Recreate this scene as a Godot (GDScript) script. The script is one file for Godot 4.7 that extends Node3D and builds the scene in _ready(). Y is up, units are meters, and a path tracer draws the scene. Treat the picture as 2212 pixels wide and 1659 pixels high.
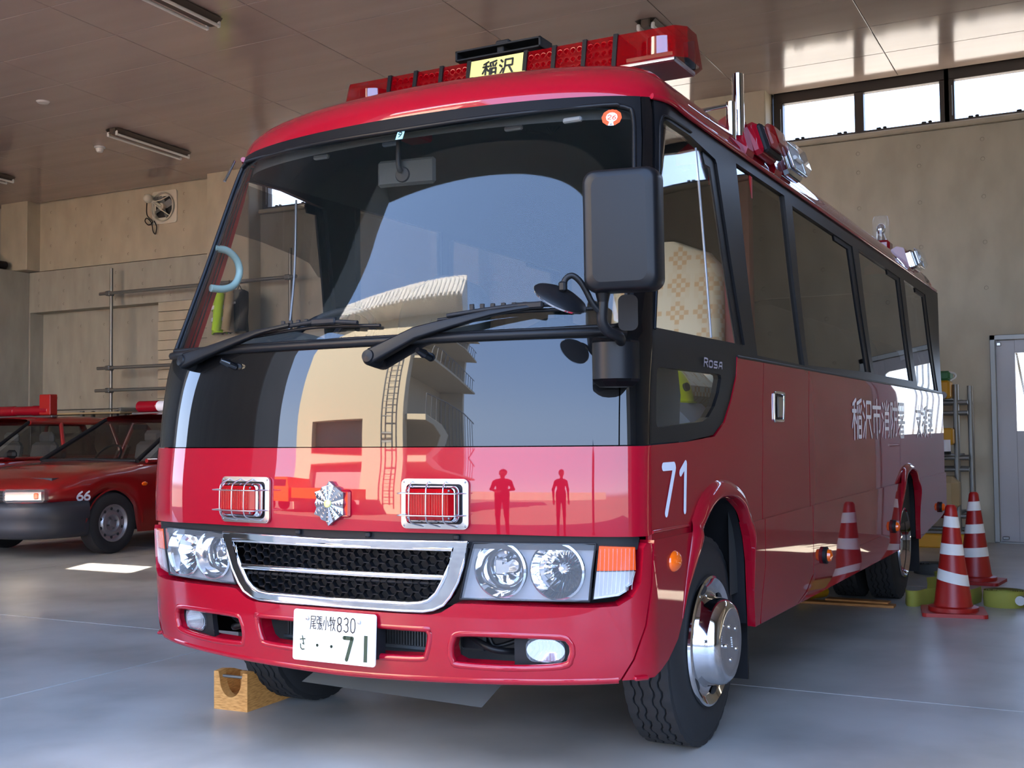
extends Node3D

# ---------------------------------------------------------------- mesh builder
class MB:
	var v := PackedVector3Array()
	var n := PackedVector3Array()
	var uv := PackedVector2Array()
	var ix := PackedInt32Array()
	func vert(p: Vector3, nn: Vector3, t := Vector2.ZERO) -> int:
		v.append(p); n.append(nn); uv.append(t)
		return v.size() - 1
	func face(i: int, j: int, k: int) -> void:
		var g := (v[j] - v[i]).cross(v[k] - v[i])
		if g.length_squared() < 1e-18: return
		if g.dot(n[i] + n[j] + n[k]) > 0.0: ix.append_array([i, k, j])
		else: ix.append_array([i, j, k])
	func tri(a: Vector3, b: Vector3, c: Vector3) -> void:
		var nn := (b - a).cross(c - a).normalized()
		face(vert(a, nn), vert(b, nn), vert(c, nn))
	func quad(a: Vector3, b: Vector3, c: Vector3, d: Vector3, nn := Vector3.ZERO) -> void:
		if nn == Vector3.ZERO: nn = (c - a).cross(d - b).normalized()
		var i := vert(a, nn, Vector2(0, 1)); var j := vert(b, nn, Vector2(1, 1)); var k := vert(c, nn, Vector2(1, 0)); var l := vert(d, nn, Vector2(0, 0))
		face(i, j, k); face(i, k, l)
	# rows of points, smooth; closed joins the last column to the first
	func grid(rows: Array, closed := false, flip := false) -> void:
		var h := rows.size(); var w: int = rows[0].size(); var base := v.size()
		for i in h:
			for j in w:
				var r: PackedVector3Array = rows[i]
				var a: Vector3 = r[(j + 1) % w] if closed or j < w - 1 else r[j]
				var b: Vector3 = r[(j - 1 + w) % w] if closed or j > 0 else r[j]
				var c: Vector3 = rows[mini(i + 1, h - 1)][j]
				var d: Vector3 = rows[maxi(i - 1, 0)][j]
				var nn := (a - b).cross(c - d)
				if nn.length_squared() < 1e-16:
					var i2 := clampi(i, 1, h - 2) if h > 2 else i
					nn = (rows[i2][(j + 1) % w] - rows[i2][(j - 1 + w) % w]).cross(rows[mini(i2 + 1, h - 1)][j] - rows[maxi(i2 - 1, 0)][j])
				nn = nn.normalized()
				vert(r[j], -nn if flip else nn, Vector2(float(j) / w, float(i) / h))
		for i in h - 1:
			for j in (w if closed else w - 1):
				var p := base + i * w + j; var q := base + i * w + (j + 1) % w
				face(p, q, q + w); face(p, q + w, p + w)
	func box(c: Vector3, s: Vector3, b := Basis(), bev := 0.0) -> void:
		var h := s * 0.5
		bev = minf(bev, minf(h.x, minf(h.y, h.z)) * 0.98)
		var ax := [Vector3.RIGHT, Vector3.UP, Vector3.BACK]
		for k in 3:
			for sg in [-1.0, 1.0]:
				var e: Vector3 = ax[k] * sg; var f: Vector3 = ax[(k + 1) % 3]; var g: Vector3 = ax[(k + 2) % 3]
				var he := h[k]; var hf := h[(k + 1) % 3] - bev; var hg := h[(k + 2) % 3] - bev
				quad(c + b * (e * he - f * hf - g * hg), c + b * (e * he + f * hf - g * hg), c + b * (e * he + f * hf + g * hg), c + b * (e * he - f * hf + g * hg), b * e)
		if bev <= 0.0: return
		for k in 3:
			var e: Vector3 = ax[k]; var f: Vector3 = ax[(k + 1) % 3]; var g: Vector3 = ax[(k + 2) % 3]
			var hf := h[(k + 1) % 3]; var hg := h[(k + 2) % 3]; var he := h[k] - bev
			for sf in [-1.0, 1.0]:
				for sg in [-1.0, 1.0]:
					var p: Vector3 = f * sf * hf + g * sg * (hg - bev); var q: Vector3 = f * sf * (hf - bev) + g * sg * hg
					quad(c + b * (p - e * he), c + b * (p + e * he), c + b * (q + e * he), c + b * (q - e * he), b * (f * sf + g * sg).normalized())
		for sx in [-1.0, 1.0]:
			for sy in [-1.0, 1.0]:
				for sz in [-1.0, 1.0]:
					var s3 := Vector3(sx, sy, sz); var nn := b * s3.normalized()
					var i := vert(c + b * (s3 * (h - Vector3(0, bev, bev))), nn); var j := vert(c + b * (s3 * (h - Vector3(bev, 0, bev))), nn); var l := vert(c + b * (s3 * (h - Vector3(bev, bev, 0))), nn)
					face(i, j, l)
	func bx(x0: float, x1: float, y0: float, y1: float, z0: float, z1: float, bev := 0.0) -> void:
		box(Vector3((x0 + x1) / 2, (y0 + y1) / 2, (z0 + z1) / 2), Vector3(absf(x1 - x0), absf(y1 - y0), absf(z1 - z0)), Basis(), bev)
	static func frame(d: Vector3) -> Basis:
		var y := d.normalized(); var x := y.cross(Vector3.UP if absf(y.y) < 0.95 else Vector3.RIGHT).normalized()
		return Basis(x, y, x.cross(y))
	func cyl(p0: Vector3, p1: Vector3, r0: float, r1: float, seg := 14, caps := true) -> void:
		var b := frame(p1 - p0); var L := (p1 - p0).length()
		lathe(PackedVector2Array([Vector2(0, 0), Vector2(r0, 0), Vector2(r1, L), Vector2(0, L)]) if caps else PackedVector2Array([Vector2(r0, 0), Vector2(r1, L)]), Transform3D(b, p0), seg)
	# profile of (radius, height along local y)
	func lathe(pr: PackedVector2Array, xf: Transform3D, seg := 24, smooth_deg := 35.0, sx := 1.0, sz := 1.0) -> void:
		for k in pr.size() - 1:
			var a := pr[k]; var c := pr[k + 1]
			if a.distance_to(c) < 1e-7: continue
			var t := (c - a).normalized(); var t0 := t; var t1 := t
			if k > 0 and pr[k].distance_to(pr[k - 1]) > 1e-7:
				var u := (pr[k] - pr[k - 1]).normalized()
				if absf(u.angle_to(t)) < deg_to_rad(smooth_deg): t0 = (u + t).normalized()
			if k < pr.size() - 2 and pr[k + 2].distance_to(c) > 1e-7:
				var u := (pr[k + 2] - c).normalized()
				if absf(u.angle_to(t)) < deg_to_rad(smooth_deg): t1 = (u + t).normalized()
			var base := v.size()
			for j in seg + 1:
				var th := TAU * j / seg; var dr := Vector3(cos(th) * sx, 0, sin(th) * sz); var dn := Vector3(cos(th) / sx, 0, sin(th) / sz).normalized()
				vert(xf * (dr * a.x + Vector3.UP * a.y), (xf.basis * (dn * t0.y - Vector3.UP * t0.x)).normalized(), Vector2(float(j) / seg, 0))
				vert(xf * (dr * c.x + Vector3.UP * c.y), (xf.basis * (dn * t1.y - Vector3.UP * t1.x)).normalized(), Vector2(float(j) / seg, 1))
			for j in seg:
				var p := base + j * 2
				if c.x > 1e-6: face(p, p + 1, p + 3)
				if a.x > 1e-6: face(p, p + 3, p + 2)
	func tube(path: PackedVector3Array, r: float, seg := 8, closed := false, flat := 1.0) -> void:
		var m := path.size(); var rows := []
		var up := Vector3.ZERO
		for i in m:
			var d: Vector3
			if closed: d = path[(i + 1) % m] - path[(i - 1 + m) % m]
			else: d = path[mini(i + 1, m - 1)] - path[maxi(i - 1, 0)]
			d = d.normalized()
			if up == Vector3.ZERO: up = Vector3.UP if absf(d.y) < 0.9 else Vector3.RIGHT
			var x := d.cross(up).normalized(); up = x.cross(d).normalized()
			var row := PackedVector3Array()
			for j in seg:
				var th := TAU * j / seg
				row.append(path[i] + x * cos(th) * r + up * sin(th) * r * flat)
			rows.append(row)
		if closed: rows.append(rows[0])
		grid(rows, true, true)
		if not closed:
			for e in [0, m - 1]:
				var d: Vector3 = (path[0] - path[1]).normalized() if e == 0 else (path[m - 1] - path[m - 2]).normalized()
				var c := vert(path[e], d); var f := v.size()
				for p in rows[e]: vert(p, d)
				for j in seg: face(c, f + j, f + (j + 1) % seg)
	# polygon in local xy, from z = 0 to z = d
	func extrude(p: PackedVector2Array, d: float, xf: Transform3D, ends := true) -> void:
		if ends:
			var t := Geometry2D.triangulate_polygon(p)
			for side in 2:
				var nn: Vector3 = (xf.basis * Vector3(0, 0, 1 if side else -1)).normalized() * (1.0 if d > 0 else -1.0)
				var base := v.size()
				for q in p: vert(xf * Vector3(q.x, q.y, d if side else 0.0), nn, q)
				for k in range(0, t.size(), 3): face(base + t[k], base + t[k + 1], base + t[k + 2])
		var cw := Geometry2D.is_polygon_clockwise(p)
		for k in p.size():
			var a := p[k]; var b := p[(k + 1) % p.size()]; var e := (b - a)
			if e.length() < 1e-7: continue
			var o := Vector2(e.y, -e.x).normalized() * (-1.0 if cw else 1.0)
			quad(xf * Vector3(a.x, a.y, 0), xf * Vector3(b.x, b.y, 0), xf * Vector3(b.x, b.y, d), xf * Vector3(a.x, a.y, d), (xf.basis * Vector3(o.x, o.y, 0)).normalized())
	func ball(c: Vector3, r: Vector3, seg := 16, rings := 10, b := Basis()) -> void:
		var rows := []
		for i in rings + 1:
			var ph := PI * i / rings; var row := PackedVector3Array()
			for j in seg: row.append(c + b * Vector3(r.x * sin(ph) * cos(TAU * j / seg), r.y * cos(ph), -r.z * sin(ph) * sin(TAU * j / seg)))
			rows.append(row)
		var base := v.size()
		grid(rows, true, true)
		for i in range(base, v.size()):
			var q := b.inverse() * (v[i] - c)
			n[i] = (b * Vector3(q.x / (r.x * r.x), q.y / (r.y * r.y), q.z / (r.z * r.z))).normalized()
	func mesh() -> ArrayMesh:
		var a := []; a.resize(Mesh.ARRAY_MAX)
		a[Mesh.ARRAY_VERTEX] = v; a[Mesh.ARRAY_NORMAL] = n; a[Mesh.ARRAY_TEX_UV] = uv; a[Mesh.ARRAY_INDEX] = ix
		var m := ArrayMesh.new(); m.add_surface_from_arrays(Mesh.PRIMITIVE_TRIANGLES, a)
		return m

# ---------------------------------------------------------------- nodes, materials
var M := {}
var used := {}

func numbered(called: String) -> String:
	used[called] = used.get(called, -1) + 1
	return called if used[called] == 0 else "%s_%03d" % [called, used[called]]

func put(called: String, mb, m: Material, parent: Node = self) -> MeshInstance3D:
	var o := MeshInstance3D.new()
	o.mesh = mb.mesh() if mb is MB else mb
	o.material_override = m
	o.name = numbered(called) if parent == self else called
	parent.add_child(o, true)
	return o

func thing(called: String, label: String, category: String, at := Vector3.ZERO, group := "") -> Node3D:
	var o := Node3D.new(); o.name = numbered(called); add_child(o)
	o.position = at
	return tag(o, label, category, group)

func tag(o: Node3D, label: String, category: String, group := "") -> Node3D:
	o.set_meta("label", label); o.set_meta("category", category)
	if group != "": o.set_meta("group", group)
	return o

func part(called: String, parent: Node, label := "") -> Node3D:
	var o := Node3D.new(); o.name = called; parent.add_child(o, true)
	if label != "": o.set_meta("label", label)
	return o

func structure(called: String, label: String, mb = null, m: Material = null) -> Node3D:
	var o: Node3D
	if mb == null:
		o = Node3D.new(); o.name = numbered(called); add_child(o)
	else: o = put(called, mb, m)
	o.set_meta("kind", "structure"); o.set_meta("label", label)
	return o

func mat(called: String, c: Color, rough := 0.5, metal := 0.0, coat := 0.0, coat_rough := 0.03) -> StandardMaterial3D:
	var m := StandardMaterial3D.new()
	m.resource_name = called; m.albedo_color = c; m.roughness = rough; m.metallic = metal
	if coat > 0.0:
		m.clearcoat_enabled = true; m.clearcoat = coat; m.clearcoat_roughness = coat_rough
	M[called] = m
	return m

func pane(called: String, c: Color, alpha: float) -> StandardMaterial3D:
	var m := mat(called, Color(c.r, c.g, c.b, alpha), 0.02)
	m.transparency = BaseMaterial3D.TRANSPARENCY_ALPHA
	return m

func noise_tex(sd: int, freq: float, cols: Array, offs: Array, size := 512, oct := 4, kind := FastNoiseLite.TYPE_SIMPLEX_SMOOTH) -> NoiseTexture2D:
	var f := FastNoiseLite.new(); f.seed = sd; f.frequency = freq; f.noise_type = kind; f.fractal_octaves = oct
	var t := NoiseTexture2D.new(); t.width = size; t.height = size; t.seamless = true; t.noise = f
	var g := Gradient.new(); g.offsets = PackedFloat32Array(offs); g.colors = PackedColorArray(cols)
	t.color_ramp = g
	return t

func world_tex(m: StandardMaterial3D, t: Texture2D, scale: Vector3) -> void:
	m.albedo_texture = t; m.uv1_triplanar = true; m.uv1_world_triplanar = true; m.uv1_scale = scale

# ---------------------------------------------------------------- strokes: lettering as ribbons
const GLYPH := {
	"稲": "3.7,.6 .8,1.8;.3,3.3 4.3,3.3;2.3,1.3 2.3,9.8;2.2,3.6 .3,7;2.5,4.2 4.2,6;9.3,.6 5,1.5;5.2,2.4 5.8,3.6;7,2.1 7.3,3.4;9.3,2.1 8.6,3.5;5.2,4.7 5.2,9.6;6.5,4.8 9.3,4.8 9.3,9.4 6.5,9.4 6.5,4.8;6.5,7.1 9.3,7.1",
	"沢": "1,.9 2.2,2;.4,3.7 1.8,4.7;.6,9.4 2.6,6;4,1 9,1 9,4.6 4,4.6;4,1 4,5 2.9,9.6;6.5,4.6 9.8,9.6",
	"市": "5,.2 5,2;.4,2.1 9.6,2.1;1.6,8.2 1.6,4.1 8.4,4.1 8.4,8 7.4,8.4;5,2 5,9.8",
	"消": "1,.9 2.2,2;.4,3.7 1.8,4.7;.6,9.4 2.6,6;6.5,.3 6.5,3.2;4,1 5,2.5;9.2,1 8,2.5;4.2,9.8 4.2,3.5 9,3.5 9,9.2 8,9.6;4.2,5.5 9,5.5;4.2,7.5 9,7.5",
	"防": ".8,9.8 .8,.8 3.2,.8 2.1,4 3.3,6 2,7.4;6.6,.3 6.6,2;4,2.2 9.8,2.2;6,2.4 5.8,6 3.8,9.6;5.9,4.9 9,4.9 8.6,9 7.2,9.4",
	"署": "1.4,.6 8.6,.6 8.6,3 1.4,3 1.4,.6;3.8,.6 3.8,3;6.2,.6 6.2,3;2,4.4 7.6,4.4;4.6,3.3 4.6,5.8;.4,5.8 9.6,5.8;8.6,3.8 .8,9;3.2,7 7.8,7 7.8,9.8 3.2,9.8 3.2,7;3.2,8.4 7.8,8.4",
	"支": ".8,2 9.2,2;5,.2 5,4.2;1.6,4.2 8,4.2 5.4,7.6 .8,9.8;2.6,5 6,8 9.4,9.8",
	"援": ".3,2.6 3.4,2.6;1.9,.3 1.9,9.2 .8,9;.3,6.4 3.4,5.2;9,.4 4.4,1.2;4.8,2 5.4,3.2;6.8,1.8 7,3;9.2,1.6 8.4,3;4.2,3.8 9.6,3.8;4,5.4 9.8,5.4;6,3.8 5.6,6.4 3.8,9.8;5.8,6.6 8.8,6.6 7,8.6 4.8,9.8;6.2,7.4 9.8,9.8",
	"車": ".8,1.4 9.2,1.4;2,2.9 8,2.9 8,6.4 2,6.4 2,2.9;2,4.6 8,4.6;.4,7.9 9.6,7.9;5,.2 5,9.9",
	"尾": "2,.8 9,.8 9,2.8 2,2.8;2,.8 2,5 .6,9.6;8.6,3.7 3.6,4.6;3.2,6.1 9.2,5.5;2.8,7.7 9.4,7.1;6,4.2 6,9 9.6,9.2 9.6,8.2",
	"張": ".6,.8 3.6,.8 3.6,3 1,3 .8,5.4 3.8,5.4 3.4,9.2 2.2,9.4;5.4,.8 9,.8;5.4,2.2 8.8,2.2;5.4,3.6 8.8,3.6;5.4,.8 5.4,5.2;4.4,5.2 9.8,5.2;5.8,5.2 5.8,9.6 7.2,8.8;9,6.2 7.6,7.2;6.6,5.4 9.8,9.6",
	"小": "5,.4 5,9.2 4,9.4;2.4,3 .8,7;7.4,3 9.4,7",
	"牧": "1.6,.6 .4,4;.8,2.7 4.4,2.7;.2,6.2 4.8,5.5;2.6,.4 2.6,9.8;6.4,.4 5,4.4;6,2.4 9.8,2.4;8.6,2.4 7.4,6.6 4.8,9.6;5.8,3.6 7.4,7.4 9.8,9.6",
	"さ": "1.4,2.8 8.6,2.2;4.4,.4 7,6 5,5.4;2,6 2.4,8.4 4.6,9.5 7.6,9.2",
	"・": "5,5 5.1,5",
	"0": "3,.4 1.2,1.2 .5,3.4 .5,6.6 1.2,8.8 3,9.6 4.8,8.8 5.5,6.6 5.5,3.4 4.8,1.2 3,.4",
	"1": "1.4,2.4 3.2,.4 3.2,9.6",
	"2": ".6,2.8 1.2,1 3,.4 4.8,1 5.4,2.8 4.6,4.8 .6,9.6 5.5,9.6",
	"3": ".7,1.4 3,.4 5,1.2 5.2,3.2 4.2,4.6 2.4,4.8;4.2,4.8 5.4,6.4 5.2,8.6 3,9.6 .5,8.5",
	"6": "4.8,.6 2.4,2.6 .8,5.4 .5,7.2 1.4,9.2 3,9.6 4.8,9 5.5,7 4.7,5.2 3,4.6 1.3,5.2 .6,6.6",
	"7": ".4,.6 5.5,.6 2.2,9.6",
	"8": "3,.4 1.2,1 .8,2.6 1.4,4.2 3,4.8 4.6,4.2 5.2,2.6 4.8,1 3,.4;3,4.8 1.1,5.6 .5,7.2 1.2,9 3,9.6 4.8,9 5.5,7.2 4.9,5.6 3,4.8",
	"9": "5.4,3.4 4.7,5 3,5.4 1.2,4.8 .5,3 1.2,1 3,.4 4.8,1 5.5,2.8 5.2,5.4 3.8,8 1.6,9.6",
	"R": ".5,9.8 .5,.3 3.6,.3 5.2,1.2 5.2,3.8 3.6,4.9 .5,4.9;3,4.9 5.6,9.8",
	"o": "1.4,2.6 4.4,2.6 5.2,3.6 5.2,8.8 4.4,9.8 1.4,9.8 .5,8.8 .5,3.6 1.4,2.6",
	"s": "5.2,2.7 1.2,2.7 .5,3.6 .5,5.2 1.2,6.2 4.5,6.2 5.2,7.1 5.2,8.8 4.5,9.8 .5,9.8",
	"A": ".5,9.8 1.8,3 3.2,2.6 5,2.6 5.4,9.8;1.4,7 5.2,7",
}

# draws text into a rectangle given by map(Vector2 in metres, y down) -> [point, normal]
func strokes(mb: MB, text: String, x: float, y: float, w: float, h: float, half: float, f: Callable) -> void:
	for line in GLYPH[text].split(";"):
		var pts := PackedVector2Array()
		for q in line.split(" "):
			var c: PackedStringArray = q.split(",")
			pts.append(Vector2(x + float(c[0]) / 10.0 * w, y + float(c[1]) / 10.0 * h))
		ribbon(mb, pts, half, f)

func ribbon(mb: MB, pts: PackedVector2Array, half: float, f: Callable) -> void:
	for k in pts.size():
		var c := pts[k]; var a: Array = f.call(c); var base := mb.vert(a[0], a[1])
		for j in 10:
			var b: Array = f.call(c + Vector2.from_angle(TAU * j / 10) * half)
			mb.vert(b[0], b[1])
		for j in 10: mb.face(base, base + 1 + j, base + 1 + (j + 1) % 10)
		if k == pts.size() - 1: break
		var d := pts[k + 1]; var steps := maxi(1, int(c.distance_to(d) / 0.08)); var o := (d - c).orthogonal().normalized() * half
		for s in steps:
			var p := c.lerp(d, float(s) / steps); var q := c.lerp(d, float(s + 1) / steps); var i0 := mb.v.size()
			for t in [p + o, p - o, q - o, q + o]:
				var e: Array = f.call(t)
				mb.vert(e[0], e[1])
			mb.face(i0, i0 + 1, i0 + 2); mb.face(i0, i0 + 2, i0 + 3)

func rounded(x0: float, x1: float, y0: float, y1: float, r: float, seg := 5) -> PackedVector2Array:
	var p := PackedVector2Array()
	for c in [[x1 - r, y1 - r, 0.0], [x0 + r, y1 - r, 90.0], [x0 + r, y0 + r, 180.0], [x1 - r, y0 + r, 270.0]]:
		for k in seg + 1: p.append(Vector2(c[0], c[1]) + Vector2.from_angle(deg_to_rad(c[2] + 90.0 * k / seg)) * r)
	return p

func circle(c: Vector2, r: float, seg := 20) -> PackedVector2Array:
	var p := PackedVector2Array()
	for k in seg: p.append(c + Vector2.from_angle(TAU * k / seg) * r)
	return p

func smooth_path(p: Array, per := 6, closed := false) -> PackedVector3Array:
	var out := PackedVector3Array(); var m := p.size()
	for i in (m if closed else m - 1):
		var a: Vector3 = p[(i - 1 + m) % m] if closed or i > 0 else p[0]
		var b: Vector3 = p[i]; var c: Vector3 = p[(i + 1) % m]
		var d: Vector3 = p[(i + 2) % m] if closed or i < m - 2 else p[m - 1]
		for k in per: out.append(b.cubic_interpolate(c, a, d, float(k) / per))
	if not closed: out.append(p[m - 1])
	return out

func V(x: float, y: float, z: float) -> Vector3: return Vector3(x, y, z)
func P2(a: Array) -> PackedVector2Array:
	var p := PackedVector2Array()
	for k in range(0, a.size(), 2): p.append(Vector2(a[k], a[k + 1]))
	return p

func _ready() -> void:
	# ------------------------------------------------------------ camera, sky, sun, exposure
	var cam := Camera3D.new(); cam.name = "camera"
	cam.position = V(2.3035, 1.1197, 3.1414)
	cam.rotation = V(deg_to_rad(2.4694), deg_to_rad(28.029), deg_to_rad(-0.567))
	cam.fov = 36.672; cam.near = 0.05; cam.far = 400.0
	add_child(cam)
	cam.current = true
	var env := Environment.new()
	env.background_mode = Environment.BG_SKY
	var sky := Sky.new(); var sm := ProceduralSkyMaterial.new()
	sm.sky_top_color = Color(0.57, 0.70, 0.91); sm.sky_horizon_color = Color(0.80, 0.87, 0.96); sm.sky_curve = 0.12
	sm.ground_bottom_color = Color(0.45, 0.44, 0.42); sm.ground_horizon_color = Color(0.62, 0.64, 0.66)
	sm.sun_angle_max = 20.0
	sky.sky_material = sm; env.sky = sky
	env.background_energy_multiplier = 7.5
	env.tonemap_mode = Environment.TONE_MAPPER_LINEAR
	env.tonemap_exposure = 1.5
	env.sdfgi_enabled = true; env.ssao_enabled = true; env.ssil_enabled = true
	var we := WorldEnvironment.new(); we.name = "world"; we.environment = env; add_child(we)
	var sun := DirectionalLight3D.new(); sun.name = "sun"
	sun.light_color = Color(1.0, 0.955, 0.88); sun.light_energy = 18.0; sun.light_angular_distance = 0.53; sun.shadow_enabled = true
	sun.look_at_from_position(Vector3.ZERO, V(0.42, -0.86, 1.0)); add_child(sun)

	materials()
	building()
	yard()
	bus()
	furniture()
	cars()
	print("done")

func materials() -> void:
	mat("red_paint", Color(0.54, 0.018, 0.105), 0.5, 0.0, 1.0, 0.02).metallic_specular = 0.15
	mat("black_gloss", Color(0.035, 0.035, 0.04), 0.4, 0.0, 1.0, 0.015).metallic_specular = 0.15
	mat("black_satin", Color(0.07, 0.07, 0.078), 0.40).metallic_specular = 0.32
	mat("black_plastic", Color(0.09, 0.09, 0.10), 0.55).metallic_specular = 0.35
	mat("black_metal_and_hole_shade", Color(0.16, 0.16, 0.165), 0.7)  # black chassis paint, and the dark tone painted in for wheel holes
	mat("rubber", Color(0.12, 0.12, 0.125), 0.75)
	mat("chrome", Color(0.86, 0.86, 0.87), 0.05, 1.0)
	mat("steel", Color(0.72, 0.72, 0.73), 0.28, 1.0)
	mat("dull_steel", Color(0.5, 0.5, 0.5), 0.42, 0.85)
	mat("lamp_grey", Color(0.52, 0.53, 0.56), 0.35, 0.4, 0.6)
	mat("white_enamel", Color(0.82, 0.82, 0.81), 0.35, 0.0, 0.5)
	mat("white_vinyl", Color(0.88, 0.89, 0.93), 0.4)
	mat("grey_vinyl", Color(0.60, 0.57, 0.61), 0.45); mat("car_glass", Color(0.08, 0.09, 0.09, 0.52), 0.02).transparency = BaseMaterial3D.TRANSPARENCY_ALPHA; mat("emblem_silver", Color(0.56, 0.57, 0.59), 0.36, 1.0); mat("amber_dark", Color(0.80, 0.27, 0.02), 0.25, 0.0, 0.8)
	mat("green_print", Color(0.04, 0.17, 0.10), 0.5)
	mat("black_print", Color(0.05, 0.05, 0.05), 0.5)
	mat("sign_yellow", Color(0.93, 0.86, 0.50), 0.2, 0.0, 0.8)
	mat("cream_plastic", Color(0.78, 0.76, 0.70), 0.5)
	mat("grey_plastic", Color(0.45, 0.46, 0.46), 0.55)
	mat("pale_green_plastic", Color(0.60, 0.70, 0.66), 0.45)
	mat("amber", Color(0.95, 0.38, 0.02), 0.18, 0.0, 0.8)
	mat("yellow_plastic", Color(0.78, 0.80, 0.05), 0.3, 0.0, 0.5)
	mat("seat_cloth", Color(0.72, 0.66, 0.54), 0.85)
	mat("trim_dark", Color(0.16, 0.17, 0.165), 0.8)
	mat("trim_red", Color(0.60, 0.10, 0.10), 0.5)
	mat("bronze_frame", Color(0.20, 0.17, 0.155), 0.45, 0.3)
	mat("door_paint", Color(0.66, 0.65, 0.66), 0.4)
	mat("galvanised", Color(0.52, 0.52, 0.51), 0.45, 0.7)
	mat("cone_red", Color(0.60, 0.075, 0.055), 0.42)
	mat("yellow_paint", Color(0.75, 0.55, 0.10), 0.5)
	mat("green_paint", Color(0.18, 0.42, 0.26), 0.5)
	mat("orange_paint", Color(0.92, 0.40, 0.06), 0.35, 0.0, 0.6)
	mat("tower_wall", Color(0.83, 0.78, 0.68), 0.8)
	mat("tower_trim", Color(0.97, 0.965, 0.95), 0.6)
	mat("cloth_dark", Color(0.10, 0.10, 0.12), 0.9)
	mat("cloth_lime", Color(0.72, 0.90, 0.16), 0.8)
	mat("cloth_tan", Color(0.66, 0.58, 0.44), 0.9)
	mat("skin", Color(0.72, 0.52, 0.42), 0.6)
	mat("hair", Color(0.05, 0.045, 0.04), 0.7)
	mat("navy_cloth", Color(0.10, 0.12, 0.19), 0.9)
	mat("lamp_tube", Color(0.86, 0.85, 0.82), 0.35)
	mat("lamp_pan", Color(0.33, 0.29, 0.26), 0.45, 0.2)
	mat("car_red", Color(0.52, 0.035, 0.05), 0.35, 0.0, 0.9, 0.06)
	mat("car_bumper", Color(0.15, 0.16, 0.19), 0.5)
	mat("wheel_silver", Color(0.62, 0.61, 0.62), 0.35, 0.7)
	mat("sticker_orange", Color(0.78, 0.30, 0.10), 0.5)
	mat("sticker_blue", Color(0.55, 0.82, 0.90), 0.5)
	mat("hose_yellow", Color(0.52, 0.51, 0.19), 0.8)
	mat("hose_grey", Color(0.30, 0.29, 0.28), 0.85)
	mat("tape_white", Color(0.86, 0.85, 0.83), 0.55)
	pane("clear_glass", Color(0.10, 0.13, 0.13), 0.16)
	pane("privacy_glass", Color(0.03, 0.03, 0.032), 0.80)
	pane("lens_clear", Color(0.9, 0.92, 0.95), 0.07)
	pane("window_glass", Color(0.85, 0.9, 0.9), 0.06)
	pane("visor_tint", Color(0.10, 0.10, 0.10), 0.55)
	var rl := mat("red_lens", Color(0.46, 0.0, 0.02, 0.66), 0.3, 0.0, 0.5, 0.03); rl.metallic_specular = 0.1; mat("red_plastic", Color(0.58, 0.005, 0.04), 0.4, 0.0, 1.0, 0.03).metallic_specular = 0.1
	rl.transparency = BaseMaterial3D.TRANSPARENCY_ALPHA
	var al := mat("amber_lens", Color(0.98, 0.36, 0.02, 0.75), 0.3, 0.0, 1.0, 0.03)
	al.transparency = BaseMaterial3D.TRANSPARENCY_ALPHA
	# concrete, plaster, wood
	var c1 := mat("concrete_upper", Color(0.93, 0.90, 0.84), 0.85)
	world_tex(c1, noise_tex(11, 0.006, [Color(0.69, 0.67, 0.63), Color(0.72, 0.70, 0.66), Color(0.735, 0.715, 0.675), Color(0.76, 0.74, 0.70)], [0.0, 0.42, 0.6, 1.0], 1024, 6), V(0.42, 0.20, 0.42))
	var c2 := mat("concrete_lower", Color(0.90, 0.89, 0.85), 0.82)
	world_tex(c2, noise_tex(12, 0.007, [Color(0.64, 0.63, 0.61), Color(0.675, 0.665, 0.645), Color(0.69, 0.68, 0.66), Color(0.72, 0.71, 0.69)], [0.0, 0.4, 0.6, 1.0], 1024, 6), V(0.5, 0.16, 0.5))
	var c3 := mat("concrete_floor", Color(0.98, 0.975, 0.97), 0.42)
	world_tex(c3, noise_tex(13, 0.005, [Color(0.54, 0.53, 0.51), Color(0.61, 0.60, 0.58), Color(0.65, 0.64, 0.62), Color(0.69, 0.68, 0.66)], [0.0, 0.36, 0.6, 1.0], 1024, 6), V(0.22, 0.22, 0.22))
	c3.roughness_texture = noise_tex(14, 0.01, [Color(0.75, 0.75, 0.75), Color(1, 1, 1)], [0.2, 0.8], 512, 4)
	var c4 := mat("yard_asphalt", Color(0.9, 0.88, 0.84), 0.9)
	world_tex(c4, noise_tex(15, 0.02, [Color(0.46, 0.44, 0.42), Color(0.58, 0.56, 0.53)], [0.2, 0.8], 512, 5), V(0.5, 0.5, 0.5))
	var c5 := mat("ceiling_panel", Color(0.88, 0.86, 0.85), 0.13)
	world_tex(c5, noise_tex(16, 0.008, [Color(0.72, 0.665, 0.635), Color(0.75, 0.695, 0.665)], [0.2, 0.8], 512, 3), V(0.06, 0.5, 0.6))
	c5.metallic_specular = 0.6
	c5.normal_enabled = true
	var nt := NoiseTexture2D.new(); nt.width = 512; nt.height = 512; nt.seamless = true; nt.as_normal_map = true; nt.bump_strength = 0.6
	var fn := FastNoiseLite.new(); fn.seed = 5; fn.frequency = 0.01; nt.noise = fn
	c5.normal_texture = nt; c5.normal_scale = 0.05
	var w1 := mat("chock_wood", Color(1.0, 0.95, 0.86), 0.55)
	w1.albedo_texture = noise_tex(17, 0.02, [Color(0.66, 0.46, 0.24), Color(0.78, 0.57, 0.33), Color(0.84, 0.64, 0.40)], [0.1, 0.5, 0.9], 512, 5)
	w1.uv1_triplanar = true; w1.uv1_scale = V(2.0, 12.0, 2.0)
	var w2 := mat("plank_wood", Color(0.8, 0.72, 0.6), 0.7)
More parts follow.
